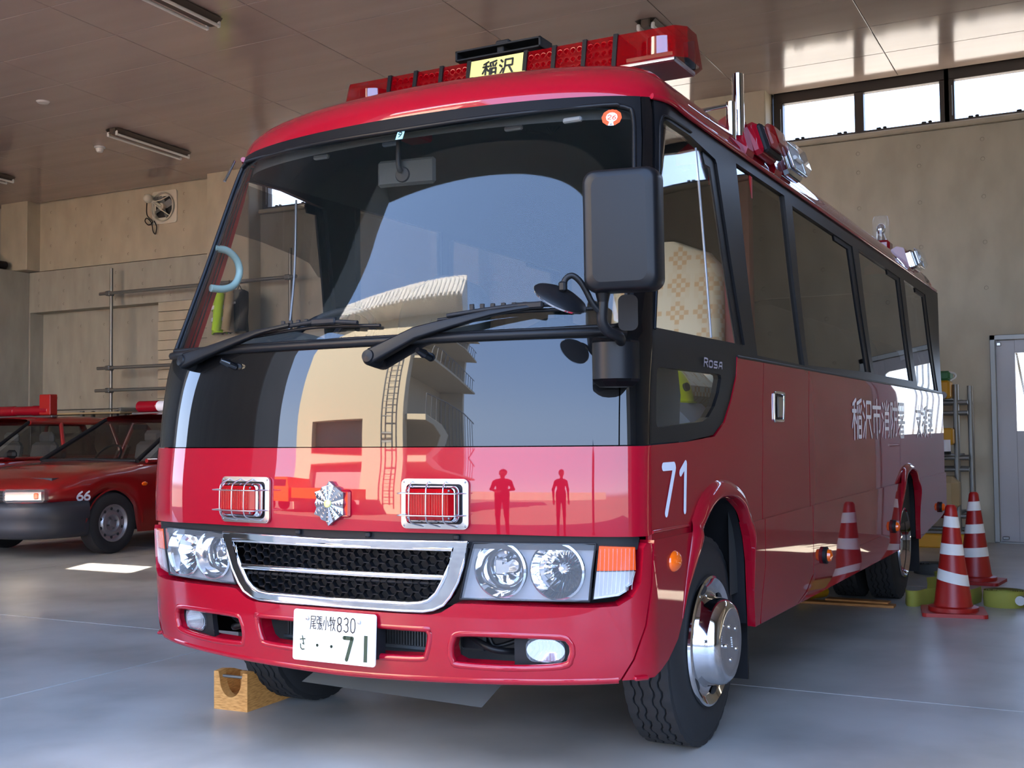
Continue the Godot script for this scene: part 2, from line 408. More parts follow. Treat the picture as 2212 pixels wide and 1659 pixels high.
	w2.albedo_texture = w1.albedo_texture; w2.uv1_triplanar = true; w2.uv1_scale = V(1.0, 10.0, 10.0)

# ---------------------------------------------------------------- the garage
const SLOPE := 0.0297
func ceil_y(z: float) -> float: return 4.775 + SLOPE * (z + 9.25)

func building() -> void:
	var fl := structure("floor", "smooth grey concrete garage floor cut into large slabs")
	var xs := [-15.0, -10.1, -6.06, -2.03, 2.0, 7.0]; var zs := [-9.6, -5.6, -1.9, 1.9]
	for i in xs.size() - 1:
		for j in zs.size() - 1:
			var b := MB.new(); b.bx(xs[i] + 0.004, xs[i + 1] - 0.004, -0.2, 0.0, zs[j] + 0.004, zs[j + 1] - 0.004, 0.003)
			put("slab", b, M.concrete_floor, fl)
	var fb := MB.new(); fb.bx(-15, 7, -0.4, -0.012, -9.6, 1.9); put("joint_bed", fb, M.concrete_floor, fl)
	# ceiling panels
	var ce := structure("ceiling", "glossy beige brown ceiling of long metal panels with thin joints")
	var sl := Basis(Vector3.RIGHT, -atan(SLOPE))
	var pm := MB.new(); pm.box(Vector3.ZERO, V(1.574, 0.02, 0.754), Basis(), 0.003)
	var pmesh := pm.mesh()
	for i in range(-9, 5):
		for j in range(-1, 14):
			var x := 0.296 + 1.58 * i - 0.79; var z := -8.81 + 0.76 * j + 0.76
			if z > 1.3: continue
			var p := put("panel", pmesh, M.ceiling_panel, ce)
			p.transform = Transform3D(sl, V(x, ceil_y(z) + 0.01, z))
	var cs := MB.new(); cs.box(V(-4, ceil_y(-3.9) + 0.16, -3.9), V(22.4, 0.26, 11.1), sl); put("roof_slab", cs, M.concrete_lower, ce)
	# back wall
	var wb := structure("wall_back", "tall fair-faced concrete back wall with tie holes and high windows")
	var b := MB.new()
	b.bx(-15, -12.83, 0, 5.0, -9.5, -9.25); put("bay", b, M.concrete_lower, wb)
	b = MB.new()   # bay with the fan
	b.bx(-12.83, -8.95, 3.72, 4.95, -9.5, -9.25); put("upper_bay", b, M.concrete_upper, wb)
	b = MB.new()
	b.bx(-12.83, -8.95, 3.08, 3.712, -9.52, -9.245, 0.006); b.bx(-12.83, -10.1, 0, 3.08, -9.7, -9.49)
	put("lower_bay", b, M.concrete_lower, wb)
	b = MB.new(); b.bx(-12.86, -12.8, 0, 3.08, -9.6, -9.245); put("niche_jamb", b, M.concrete_lower, wb)
	for k in 22:   # board-marked pier right of the niche
		b = MB.new(); var o := 0.004 * (k * 7 % 5)
		b.bx(-10.1, -8.95, 0.14 * k + 0.003, 0.14 * k + 0.137, -9.52, -9.25 + o, 0.004); put("board", b, M.concrete_upper, wb)
	b = MB.new(); b.bx(-8.2, -1.85, 0, 4.175, -9.5, -9.25); put("middle_bay", b, M.concrete_lower, wb)
	b = MB.new()
	b.bx(-1.05, 1.10, 0, 4.175, -9.5, -9.25); b.bx(2.04, 6.6, 0, 4.175, -9.5, -9.25); b.bx(1.10, 2.04, 2.05, 4.175, -9.5, -9.25)
	put("door_bay", b, M.concrete_upper, wb)
	for s in [[-8.2, -1.85], [-1.05, 6.6]]:
		b = MB.new(); b.bx(s[0], s[1], 4.18, 4.238, -9.36, -9.20, 0.012); put("sill", b, M.concrete_upper, wb)
	for s in [[-13.2, -12.6, 3.72], [-8.95, -8.2, 0.0], [-5.3, -4.6, 0.0], [-1.85, -1.05, 0.0]]:
		b = MB.new(); b.bx(s[0], s[1], s[2], 4.95, -9.5, -9.0, 0.012); put("column", b, M.concrete_upper, wb)
	b = MB.new(); b.bx(-6.40, -6.28, 4.175, 4.9, -9.45, -9.26); b.bx(6.0, 6.6, 4.175, 4.9, -9.45, -9.26); put("window_pier", b, M.concrete_upper, wb)
	# tie holes
	var th := MB.new()
	var holes := []
	for i in 12:
		for j in 6: holes.append(V(-0.75 + 0.61 * i, 4.03 - 0.2 * j if j < 2 else 3.45 - 0.46 * (j - 2), -9.25))
	for i in 12:
		for j in 5: holes.append(V(-7.9 + 0.55 * i, 4.0 - 0.55 * j, -9.25))
	for i in 7:
		for j in 4: holes.append(V(-12.35 + 0.55 * i, 4.62 - 0.26 * j, -9.25))
		for j in 3: holes.append(V(-12.6 + 0.55 * i, 3.58 - 0.2 * j, -9.245))
	for i in 5:
		for j in 4: holes.append(V(-12.45 + 0.5 * i, 2.85 - 0.55 * j, -9.49))
	for h in holes:
		if h.x > 1.05 and h.x < 2.1 and h.y < 2.1: continue
		th.lathe(PackedVector2Array([Vector2(0.0, -0.006), Vector2(0.013, -0.006), Vector2(0.020, 0.002)]), Transform3D(Basis(Vector3.RIGHT, PI / 2), h), 10)
	var tho := put("tie_holes", th, M.black_plastic, wb); tho.set_meta("kind", "stuff")
	# other walls
	var wl := structure("wall_left", "low concrete side wall at the far bay")
	b = MB.new(); b.bx(-13.1, -12.83, 0, 3.715, -9.25, 1.05, 0.01); put("lower_wall", b, M.concrete_lower, wl)
	b = MB.new(); b.bx(-15.2, -15, 0, 5.3, -9.5, 1.9); put("upper_wall", b, M.concrete_lower, wl)
	b = MB.new(); b.cyl(V(-12.95, 3.80, -8.9), V(-12.95, 3.80, -5.0), 0.06, 0.06, 10); b.cyl(V(-13.03, 3.75, -8.7), V(-13.03, 3.75, -5.0), 0.03, 0.03, 8); put("pipe", b, M.black_plastic, wl)
	b = MB.new(); b.bx(6.6, 6.85, 0, 5.3, -9.5, 1.9); structure("wall_right", "concrete side wall of the bus bay", b, M.concrete_lower)
	var wf := structure("wall_front", "concrete front wall with wide vehicle openings")
	for s in [[-15, -11.0, 0, 5.4], [-4.9, -1.85, 0, 5.4], [3.5, 6.6, 0, 5.4], [-11.0, -4.9, 4.5, 5.4], [-1.85, 3.5, 4.5, 5.4]]:
		b = MB.new(); b.bx(s[0], s[1], s[2], s[3], 1.2, 1.55, 0.01); put("pier", b, M.concrete_lower, wf)
	# high windows: pairs of sliding sashes
	var starts := [-0.93, 0.826, 2.58, 4.34, -8.08, -6.2, -4.5, -2.75]
	for k in starts.size():
		var w := structure("window_%d" % (k + 1), "high aluminium window with two frosted bright panes")
		var x0: float = starts[k]
		b = MB.new()
		b.bx(x0 - 0.10, x0 + 1.71, 4.68, 4.80, -9.36, -9.26, 0.006); b.bx(x0 - 0.10, x0 + 1.71, 4.225, 4.272, -9.36, -9.26, 0.006)
		b.bx(x0 - 0.10, x0 - 0.0, 4.26, 4.70, -9.36, -9.26, 0.006); b.bx(x0 + 1.612, x0 + 1.71, 4.26, 4.70, -9.36, -9.26, 0.006)
		b.bx(x0 + 0.76, x0 + 0.855, 4.26, 4.70, -9.36, -9.26, 0.006)
		put("frame", b, M.bronze_frame, w)
		for s in [0.0, 0.855]:
			b = MB.new(); b.bx(x0 + s - 0.01, x0 + s + 0.77, 4.26, 4.69, -9.32, -9.314); put("pane", b, M.window_glass, w)
			for q in [0.15, 0.6]:
				b = MB.new(); b.box(V(x0 + s + q, 4.278, -9.27), V(0.05, 0.018, 0.03), Basis(), 0.007); b.box(V(x0 + s + q + 0.06, 4.281, -9.27), V(0.04, 0.022, 0.03), Basis(), 0.008); put("latch", b, M.black_plastic, w)
		b = MB.new(); b.cyl(V(x0 - 0.022, 4.31, -9.252), V(x0 - 0.022, 4.62, -9.252), 0.006, 0.006, 8); put("handle", b, M.galvanised, w)
	# steel door
	var d := structure("door_1", "light grey steel door with a tall glass pane")
	b = MB.new()
	b.bx(1.10, 1.15, 0, 2.05, -9.34, -9.2, 0.004); b.bx(1.99, 2.04, 0, 2.05, -9.34, -9.2, 0.004); b.bx(1.10, 2.04, 2.0, 2.05, -9.34, -9.2, 0.004); b.bx(1.1, 2.04, 0.0, 0.012, -9.34, -9.2)
	put("door_frame", b, M.galvanised, d)
	b = MB.new()
	b.bx(1.152, 1.325, 0.012, 2.0, -9.29, -9.245, 0.004); b.bx(1.80, 1.988, 0.012, 2.0, -9.29, -9.245, 0.004); b.bx(1.325, 1.80, 0.012, 1.10, -9.29, -9.245); b.bx(1.325, 1.80, 1.87, 2.0, -9.29, -9.245)
	put("leaf", b, M.door_paint, d)
	b = MB.new(); b.bx(1.315, 1.81, 1.09, 1.88, -9.272, -9.266); put("pane", b, M.clear_glass, d)
	b = MB.new(); b.box(V(1.18, 1.96, -9.235), V(0.04, 0.035, 0.03), Basis(), 0.005); put("hinge", b, M.steel, d)
	b = MB.new(); b.box(V(1.20, 0.05, -9.238), V(0.06, 0.03, 0.03), Basis(), 0.005); put("stopper", b, M.dull_steel, d)
	b = MB.new(); b.cyl(V(1.90, 1.0, -9.245), V(1.90, 1.0, -9.19), 0.012, 0.012); b.cyl(V(1.90, 1.0, -9.19), V(1.80, 1.0, -9.19), 0.01, 0.01); put("handle", b, M.steel, d)
	for k in 7:
		b = MB.new(); b.box(V(1.36 + 0.075 * k, 1.45, -9.9 - 0.1 * k), V(0.022, 1.3, 0.02), Basis(Vector3.BACK, 0.16)); put("railing_bar", b, M.black_metal_and_hole_shade, d)
	ceiling_fittings()

func ceiling_fittings() -> void:
	var spots := [[-8.4, -7.40, "twin tube ceiling lamp over the cars, above the wall fan"], [-4.92, -4.13, "twin tube ceiling lamp nearest the camera at the picture's top"], [-11.55, -7.25, "twin tube ceiling lamp at the far side of the garage"], [-1.45, -7.15, "twin tube ceiling lamp behind the bus light bar"]]
	for s in spots:
		var z: float = s[1]
		var t := thing("ceiling_lamp", s[2], "lamp", V(s[0], ceil_y(z), z), "unlit fluorescent ceiling lamps")
		t.rotation.x = -atan(SLOPE)
		var b := MB.new(); b.bx(-0.045, 0.045, -0.075, 0.0, -0.62, 0.62, 0.012); put("body", b, M.lamp_pan, t)
		for sx in [-1, 1]:
			b = MB.new(); b.quad(V(sx * 0.045, -0.07, -0.62), V(sx * 0.045, -0.07, 0.62), V(sx * 0.10, -0.015, 0.62), V(sx * 0.10, -0.015, -0.62)); b.quad(V(sx * 0.10, -0.012, -0.62), V(sx * 0.10, -0.012, 0.62), V(sx * 0.045, -0.002, 0.62), V(sx * 0.045, -0.002, -0.62)); put("wing", b, M.lamp_pan, t)
			b = MB.new(); b.cyl(V(sx * 0.075, -0.085, -0.59), V(sx * 0.075, -0.085, 0.59), 0.015, 0.015, 12); put("tube", b, M.lamp_tube, t)
			for e in [-0.605, 0.605]:
				b = MB.new(); b.box(V(sx * 0.07, -0.07, e), V(0.035, 0.06, 0.022), Basis(), 0.008); put("socket", b, M.white_enamel, t)
	var t := thing("heat_detector", "small round white fitting on the ceiling, nearer one", "detector", V(-8.30, ceil_y(-5.70), -5.70))
	var b := MB.new(); b.lathe(PackedVector2Array([Vector2(0, -0.02), Vector2(0.06, -0.018), Vector2(0.075, 0.0)]), Transform3D(), 18); put("base", b, M.white_enamel, t)
	t = thing("heat_detector", "small domed white ceiling detector beside the lamp", "detector", V(-9.19, ceil_y(-7.32), -7.32))
	b = MB.new(); b.lathe(PackedVector2Array([Vector2(0, -0.075), Vector2(0.035, -0.07), Vector2(0.05, -0.04), Vector2(0.05, -0.02), Vector2(0.07, -0.015), Vector2(0.07, 0.0)]), Transform3D(), 18); put("base", b, M.white_enamel, t)

# ---------------------------------------------------------------- the yard that the bus mirrors
func yard() -> void:
	var b := MB.new(); b.bx(-60, 60, -0.4, -0.012, 1.9, 90); structure("ground", "sunlit paved yard in front of the garage", b, M.yard_asphalt)
	b = MB.new(); b.bx(-60, 60, -0.4, -0.02, -60, -9.6); structure("ground_rear", "paved strip behind the garage", b, M.yard_asphalt)
	var t := thing("training_tower", "tall cream training tower across the yard with outside ladder", "tower", V(-7.55, 0, 10.6))
	b = MB.new(); b.bx(-2.65, 1.0, 0, 12.8, 0.35, 9.0, 0.02); put("wall", b, M.tower_wall, t)
	b = MB.new(); b.bx(-2.65, -1.7, 0, 12.8, 0, 0.35); b.bx(0.9, 2.65, 0, 12.8, 0, 0.35); b.bx(-1.7, 0.9, 2.6, 12.8, 0, 0.35); put("front_wall", b, M.tower_wall, t)
	b = MB.new(); b.bx(1.0, 2.65, 0, 12.8, 8.6, 9.0); put("end_wall", b, M.tower_wall, t)
	b = MB.new(); b.bx(-1.7, 0.9, 0, 2.6, 0.30, 0.36); put("roller_door", b, M.door_paint, t)
	b = MB.new(); b.bx(-5.0, 3.4, 12.8, 13.6, -0.9, 9.4, 0.02); put("parapet", b, M.tower_trim, t)
	for k in 34:
		b = MB.new(); b.bx(-4.95 + 0.245 * k, -4.83 + 0.245 * k, 12.85, 13.5, -0.98, -0.89); put("rib", b, M.tower_trim, t)
	for f in 4:
		b = MB.new(); b.bx(1.0, 3.5, 3.0 * f + 2.6, 3.0 * f + 2.75, 0.2, 8.8, 0.01); put("balcony", b, M.tower_wall, t)
		b = MB.new()
		for k in 14: b.cyl(V(3.45, 3.0 * f + 2.75, 0.3 + 0.6 * k), V(3.45, 3.0 * f + 3.7, 0.3 + 0.6 * k), 0.02, 0.02, 6)
		b.cyl(V(3.45, 3.0 * f + 3.7, 0.3), V(3.45, 3.0 * f + 3.7, 8.6), 0.025, 0.025, 6); put("railing", b, M.dull_steel, t)
	b = MB.new()
	for sx in [1.85, 2.3]: b.cyl(V(sx, 0.4, -0.18), V(sx, 12.3, -0.18), 0.03, 0.03, 8)
	for k in 40: b.cyl(V(1.85, 0.6 + 0.29 * k, -0.18), V(2.3, 0.6 + 0.29 * k, -0.18), 0.015, 0.015, 6)
	put("ladder", b, M.dull_steel, t)
	# orange truck parked below the tower
	var tr := thing("orange_truck", "small orange flatbed truck parked below the cream tower", "truck", V(-8.2, 0, 8.7))
	b = MB.new(); b.extrude(P2([-0.85, 0.45, 0.85, 0.45, 0.85, 1.15, 0.72, 1.85, -0.72, 1.85, -0.85, 1.15]), 1.4, Transform3D(Basis(), V(-1.3, 0, 0))); put("cab", b, M.orange_paint, tr)
	b = MB.new(); b.bx(-1.98, -0.62, 1.2, 1.7, -0.01, 0.0); put("windshield", b, M.black_gloss, tr)
	b = MB.new(); b.bx(-0.35, 2.2, 0.6, 1.1, 0.05, 1.35, 0.02); put("bed", b, M.orange_paint, tr)
	for p in [[-1.9, 0.25], [1.6, 0.25], [-1.9, 1.2], [1.6, 1.2]]:
		b = MB.new(); b.cyl(V(p[0] - 0.1, 0.3, p[1]), V(p[0] + 0.1, 0.3, p[1]), 0.3, 0.3, 18); put("wheel", b, M.rubber, tr)
	# pole and far edge of the yard
	t = thing("yard_pole", "slim grey pole standing in the yard", "pole", V(3.15, 0, 5.4))
	b = MB.new(); b.lathe(PackedVector2Array([Vector2(0.12, 0), Vector2(0.12, 0.05), Vector2(0.07, 0.06), Vector2(0.07, 2.0), Vector2(0, 2.05)]), Transform3D(), 12); put("pole", b, M.dull_steel, t)
	t = thing("boundary_wall", "low grey boundary wall at the far side of the yard", "wall", V(0, 0, 48))
	for k in 20:
		b = MB.new(); b.bx(-30 + 3.0 * k, -30 + 3.0 * k + 2.97, 0, 1.5, 0, 0.15, 0.01); put("panel", b, M.concrete_lower, t)
	person("person", "person in dark jacket standing before the garage, hands together", V(-0.10, 0, 5.3), 0.25, 1.0)
	person("person", "person in dark clothes standing before the garage, arms at sides", V(1.55, 0, 5.2), -0.1, 0.0)

# ---------------------------------------------------------------- bus body surface: a runs round the front (0 in the middle) and down the sides, y is height
const BODY := [[0.24, -0.05, 0.95, 0.27], [0.30, 0.0, 0.985, 0.26], [0.38, 0.025, 0.998, 0.25], [0.5, 0.04, 1.0, 0.25], [0.65, 0.05, 1.003, 0.25], [0.8, 0.06, 1.005, 0.25], [0.95, 0.06, 1.005, 0.25], [1.08, 0.050, 1.003, 0.25], [1.25, 0.039, 1.0, 0.26], [1.38, 0.023, 0.997, 0.275], [1.46, 0.005, 0.988, 0.29], [1.8, -0.13, 0.96, 0.30], [2.1, -0.25, 0.942, 0.30], [2.3, -0.335, 0.927, 0.30], [2.5, -0.42, 0.905, 0.30]]
const A0 := 1.0723
const REAR := -6.62
var arc := PackedFloat32Array()

func section(y: float) -> Vector3:
	var m := BODY.size(); y = clampf(y, BODY[0][0], BODY[m - 1][0])
	var i := 0
	while i < m - 2 and y > BODY[i + 1][0]: i += 1
	var h: float = BODY[i + 1][0] - BODY[i][0]; var t: float = (y - BODY[i][0]) / h
	var r := Vector3()
	for c in 3:
		var p0: float = BODY[i][c + 1]; var p1: float = BODY[i + 1][c + 1]
		var m0: float = (p1 - p0) / h if i == 0 else (p1 - BODY[i - 1][c + 1]) / (BODY[i + 1][0] - BODY[i - 1][0])
		var m1: float = (p1 - p0) / h if i == m - 2 else (BODY[i + 2][c + 1] - p0) / (BODY[i + 2][0] - BODY[i][0])
		r[c] = (2 * t * t * t - 3 * t * t + 1) * p0 + (t * t * t - 2 * t * t + t) * h * m0 + (3 * t * t - 2 * t * t * t) * p1 + (t * t * t - t * t) * h * m1
	return r

func theta(a: float) -> float:
	if arc.is_empty():
		var s := 0.0; arc.append(0.0)
		for k in 400:
			var t0 := PI / 2 * k / 400; var t1 := PI / 2 * (k + 1) / 400
			s += Vector2(sin(t1) - sin(t0), 0.25 * (cos(t0) - cos(t1))).length(); arc.append(s)
	var i := clampi(arc.bsearch(a) - 1, 0, 399)
	return PI / 2 * (i + (a - arc[i]) / (arc[i + 1] - arc[i])) / 400.0

func S(a: float, y: float) -> Vector3:
	var q := section(y); var sg := 1.0 if a >= 0 else -1.0; a = absf(a)
	if a <= A0:
		var t := theta(a)
		return V(sg * q.y * sin(t), y, q.x - q.z * (1.0 - cos(t)))
	return V(sg * q.y, y, q.x - q.z - (a - A0))

func SN(a: float, y: float) -> Vector3:
	return (S(a + 0.006, y) - S(a - 0.006, y)).cross(S(a, y + 0.006) - S(a, y - 0.006)).normalized()

func SP(a: float, y: float, off := 0.0) -> Vector3:
	return S(a, y) + SN(a, y) * off

func on_bus(off: float) -> Callable:   # lettering map for the right side: x is a, y is -height
	return func(p: Vector2) -> Array: return [SP(p.x, -p.y, off), SN(p.x, -p.y)]

func mirrored(p: PackedVector2Array) -> PackedVector2Array:
	var o := PackedVector2Array()
	for q in p: o.append(Vector2(-q.x, q.y))
	o.reverse()
	return o

func both(p: PackedVector2Array) -> PackedVector2Array:   # right half from bottom centre to top centre -> whole outline
	var o := p.duplicate()
	for k in range(p.size() - 1, -1, -1):
		if absf(p[k].x) > 1e-4: o.append(Vector2(-p[k].x, p[k].y))
	return o

# a sheet cut out of the body surface, with returned edges
func patch(outline: PackedVector2Array, holes := [], off := 0.0, depth := 0.02, step := 0.045) -> MB:
	var mb := MB.new()
	var lo := outline[0]; var hi := outline[0]
	for p in outline: lo = lo.min(p); hi = hi.max(p)
	var us := PackedFloat32Array(); var u := lo.x
	while u < hi.x - 1e-5:
		us.append(u); u += step if absf(u) < 1.2 or absf(u + step) < 1.2 else 0.3
	us.append(hi.x)
	var rows := maxi(1, int(ceil((hi.y - lo.y) / step)))
	var seen := {}
	var loops := [outline] + holes
	for i in us.size() - 1:
		for j in rows:
			var c0 := Vector2(us[i], lerpf(lo.y, hi.y, float(j) / rows)); var c1 := Vector2(us[i + 1], lerpf(lo.y, hi.y, float(j + 1) / rows))
			var cell := PackedVector2Array([c0, Vector2(c1.x, c0.y), c1, Vector2(c0.x, c1.y)])
			var polys: Array = Geometry2D.intersect_polygons(cell, outline)
			for h in holes:
				var nx := []
				for q in polys: nx.append_array(Geometry2D.clip_polygons(q, h))
				polys = nx
			for q in polys:
				var t := Geometry2D.triangulate_polygon(q)
				var id := PackedInt32Array()
				for p in q:
					var key := Vector2i((p * 20000.0).round())
					if not seen.has(key):
						var nn := SN(p.x, p.y)
						seen[key] = mb.vert(S(p.x, p.y) + nn * off, nn, p)
					id.append(seen[key])
				for k in range(0, t.size(), 3): mb.face(id[t[k]], id[t[k + 1]], id[t[k + 2]])
	if depth <= 0.0: return mb
	for li in loops.size():
		var L: PackedVector2Array = loops[li]; var cw := Geometry2D.is_polygon_clockwise(L) != (li > 0)
		for k in L.size():
			var a := L[k]; var b := L[(k + 1) % L.size()]; var m := maxi(1, int(a.distance_to(b) / 0.05))
			if absf(a.x) > 1.15 and absf(b.x) > 1.15: m = maxi(1, int(absf(a.y - b.y) / 0.08))
			for s in m:
				var p := a.lerp(b, float(s) / m); var q := a.lerp(b, float(s + 1) / m)
				var P := SP(p.x, p.y, off); var Q := SP(q.x, q.y, off); var n0 := SN(p.x, p.y); var n1 := SN(q.x, q.y)
				var out := (Q - P).cross(n0).normalized() * (-1.0 if cw else 1.0)
				mb.quad(P, Q, Q - n1 * depth, P - n0 * depth, out)
	return mb

func line_on(pts: Array, r: float, off: float, per := 5, closed := false) -> MB:   # a tube laid along the body surface
	var p := []
	for q in pts: p.append(SP(q[0], q[1], off))
	var mb := MB.new(); mb.tube(smooth_path(p, per, closed), r, 8, closed)
	return mb

func roof_ring(inset: float) -> Array:   # base curve of the roof all round with its ridge targets
	var base := []
	var half := []
	var a := 0.0
	while a < 1.35: half.append(a); a += 0.05
	while a < 7.2: half.append(a); a += 0.25
	for x in half:
		var y := 2.264 - 0.014 * smoothstep(0.9, 1.15, x)
		base.append(SP(x, y - inset * 1.1, -inset))
	var w := section(2.25).y - inset
	for k in 7:
		var t := PI / 2 * k / 6
		base.append(V(w - 0.2 * (1 - cos(t)), 2.25 - inset, REAR + 0.25 - 0.2 * sin(t)))
	base.append(V(0.4, 2.25, REAR + 0.04)); base.append(V(0.0, 2.25, REAR + 0.03))
	var m := base.size()
	for k in range(m - 2, 0, -1): base.append(V(-base[k].x, base[k].y, base[k].z))
	var rows := []
	for i in 15:
		var ph := PI / 2 * pow(i / 14.0, 1.0); var row := PackedVector3Array()
		var c := pow(maxf(cos(ph), 0.0), 2.0 / 3.0); var s := sin(ph)
		if i == 14: c = 0.0
		for b in base:
			var r := V(0, 2.54 - inset, clampf(b.z, -5.4, -1.6))
			var p: Vector3 = b + (r - b) * (1 - c); p.y = b.y + (r.y - b.y) * s
			row.append(p)
		rows.append(row)
	return rows

const ARCH_F := [1.05, 0.386, 1.159, 0.413, 1.25, 0.462, 1.30, 0.52, 1.34, 0.601, 1.387, 0.669, 1.451, 0.759, 1.484, 0.792, 1.533, 0.832, 1.598, 0.864, 1.681, 0.885, 1.775, 0.888, 1.872, 0.875, 1.963, 0.839, 2.025, 0.779, 2.062, 0.719, 2.09, 0.624, 2.098, 0.47, 2.10, 0.371]
const ARCH_R := [5.27, 0.372, 5.29, 0.48, 5.32, 0.6, 5.388, 0.741, 5.513, 0.822, 5.609, 0.85, 5.709, 0.860, 5.81, 0.852, 5.905, 0.826, 5.99, 0.77, 6.044, 0.71, 6.075, 0.6, 6.083, 0.48, 6.085, 0.372]

func grow(p: PackedVector2Array, c: Vector2, d: float) -> PackedVector2Array:
	var o := PackedVector2Array()
	for q in p: o.append(q + (q - c).normalized() * d)
	return o

func bus() -> void:
	var B := thing("fire_bus", "large crimson fire department minibus with black windscreen panel and roof light bar", "bus")
	body(B)
	front_fittings(B)
	windscreen(B)
	side_fittings(B)
	roof_fittings(B)
	wheels(B)
	cabin(B)

func body(B: Node3D) -> void:
	var fog := P2([0.415, 0.45, 0.424, 0.484, 0.453, 0.504, 0.626, 0.507, 0.77, 0.506, 0.800, 0.492, 0.808, 0.47, 0.803, 0.444, 0.774, 0.416, 0.62, 0.403, 0.446, 0.403, 0.42, 0.416])
	var mid := both(P2([0, 0.41, 0.165, 0.41, 0.312, 0.415, 0.332, 0.43, 0.343, 0.46, 0.349, 0.492, 0.342, 0.506, 0.325, 0.512, 0, 0.512]))
	var bump := both(P2([0, 0.348, 0.25, 0.351, 0.45, 0.357, 0.82, 0.371, 0.943, 0.378, 0.985, 0.44, 1.025, 0.538, 1.048, 0.66, 1.059, 0.783, 1.036, 0.786, 1.026, 0.772, 1.015, 0.666, 0.989, 0.626, 0.946, 0.601, 0.87, 0.596, 0.5, 0.598, 0.44, 0.596, 0.418, 0.583, 0.39, 0.566, 0.355, 0.558, 0.237, 0.556, 0, 0.557]))
	var bp := put("bumper", patch(bump, [fog, mirrored(fog), mid], 0.012, 0.07, 0.03), M.red_paint, B)
	# soft lips round the openings and along the lower edge
	for L in [fog, mirrored(fog), mid]:
		var pts := []
		for q in L: pts.append(SP(q.x, q.y, 0.004))
		var tb := MB.new(); tb.tube(smooth_path(pts, 4, true), 0.012, 8, true); put("opening_lip", tb, M.red_paint, bp)
	var low := []
	for k in 25:
		var a := -0.94 + 1.88 * k / 24.0; low.append([a, 0.348 + 0.030 * pow(absf(a) / 0.94, 1.4)])
	put("lower_lip", line_on(low, 0.016, 0.0, 3), M.red_paint, bp)
	put("lamp_strip", patch(both(P2([0, 0.765, 1.02, 0.765, 1.03, 0.80, 1.0, 0.822, 0, 0.822])), [], -0.014, 0.0), M.black_plastic, B)
	for a in [-0.155, 0.127, 0.445]:
		var cb := MB.new(); cb.box(SP(a, 0.800, -0.006), V(0.02, 0.016, 0.012), Basis(), 0.003); put("clip", cb, M.black_plastic, B)
	put("front_panel", patch(both(P2([0, 0.812, 0.6, 0.813, 1.055, 0.806, 1.0655, 0.81, 1.068, 1.072, 1.06, 1.079, 0, 1.080])), [], 0.004, 0.02, 0.035), M.red_paint, B)
	put("black_panel", patch(both(P2([0, 1.083, 0.955, 1.083, 0.955, 1.425, 0, 1.412])), [], 0.002, 0.02, 0.035), M.black_gloss, B)
	for sg in [1, -1]:
		var m := func(p: PackedVector2Array) -> PackedVector2Array: return p if sg > 0 else mirrored(p)
		put("corner_post", patch(m.call(P2([0.959, 1.083, 1.066, 1.083, 1.062, 1.45, 1.0, 2.2, 0.985, 2.262, 0.955, 2.262, 0.974, 2.1, 0.994, 1.77, 0.985, 1.47, 0.959, 1.42])), [], 0.002, 0.02), M.black_gloss, B)
		# fender ahead of the wheel, then quarter panel, door, rear side
		var af := P2(ARCH_F); var ar := P2(ARCH_R)
		var fen := PackedVector2Array([Vector2(0.949, 0.378), Vector2(1.05, 0.380)])
		for q in af.slice(1, 7): fen.append(q)
		fen.append_array(P2([1.43, 0.790, 1.065, 0.793, 1.053, 0.66, 1.03, 0.538, 0.99, 0.44]))
		put("fender", patch(m.call(fen), [], 0.014, 0.05), M.red_paint, B)
		var fl := MB.new(); fl.box(SP(sg * 1.0, 0.375, -0.02), V(0.05, 0.012, 0.09), Basis(Vector3.UP, sg * 0.9), 0.004); put("fender_tab", fl, M.red_paint, B)
		var qp := P2([1.0715, 0.784, 1.42, 0.780])
		for q in af.slice(7, 14): qp.append(q)
		qp.append_array(P2([2.09, 0.766, 2.272, 0.766, 2.276, 0.9, 2.296, 1.04, 2.298, 1.403, 1.944, 1.403, 1.94, 1.329, 1.885, 1.239, 1.803, 1.152, 1.69, 1.104, 1.4, 1.088, 1.0715, 1.0805]))
		var quarter := put("quarter_panel", patch(m.call(qp), [], 0.003, 0.02), M.red_paint, B)
		put("crease", line_on([[sg * 1.075, 0.816], [sg * 1.25, 0.815], [sg * 1.40, 0.812]], 0.006, 0.003), M.red_paint, quarter)
		var ql := PackedVector2Array()
		for q in af.slice(14): ql.append(q)
		ql.append_array(P2([2.165, 0.371, 2.175, 0.403, 2.263, 0.59, 2.270, 0.774, 2.05, 0.774]))
		put("quarter_lower", patch(m.call(ql), [], 0.014, 0.03), M.red_paint, B)
		var door := put("door", patch(m.call(P2([2.281, 0.766, 3.050, 0.768, 3.052, 1.403, 2.304, 1.403, 2.302, 1.04, 2.284, 0.9])), [], 0.003, 0.02), M.red_paint, B)
		put("door_skirt", patch(m.call(P2([2.178, 0.371, 2.72, 0.371, 2.90, 0.41, 3.035, 0.47, 3.052, 0.53, 3.052, 0.780, 2.278, 0.774, 2.271, 0.59, 2.185, 0.405])), [], 0.014, 0.03), M.red_paint, door)
		var ro := grow(ar, Vector2(5.7, 0.45), 0.0)
		var up := P2([3.060, 0.768])
		var k0 := 3
		up.append(Vector2(5.36, 0.775))
		for q in ro.slice(4, 9): up.append(q)
		up.append_array(P2([6.03, 0.774, 7.40, 0.774, 7.40, 1.403, 3.060, 1.403]))
		put("side_panel", patch(m.call(up), [], 0.003, 0.02), M.red_paint, B)
		var lw := P2([2.728, 0.371, 5.0, 0.372])
		for q in ro.slice(0, 4): lw.append(q)
		lw.append_array(P2([5.40, 0.785, 3.060, 0.780, 3.060, 0.53, 3.04, 0.465, 2.91, 0.405]))
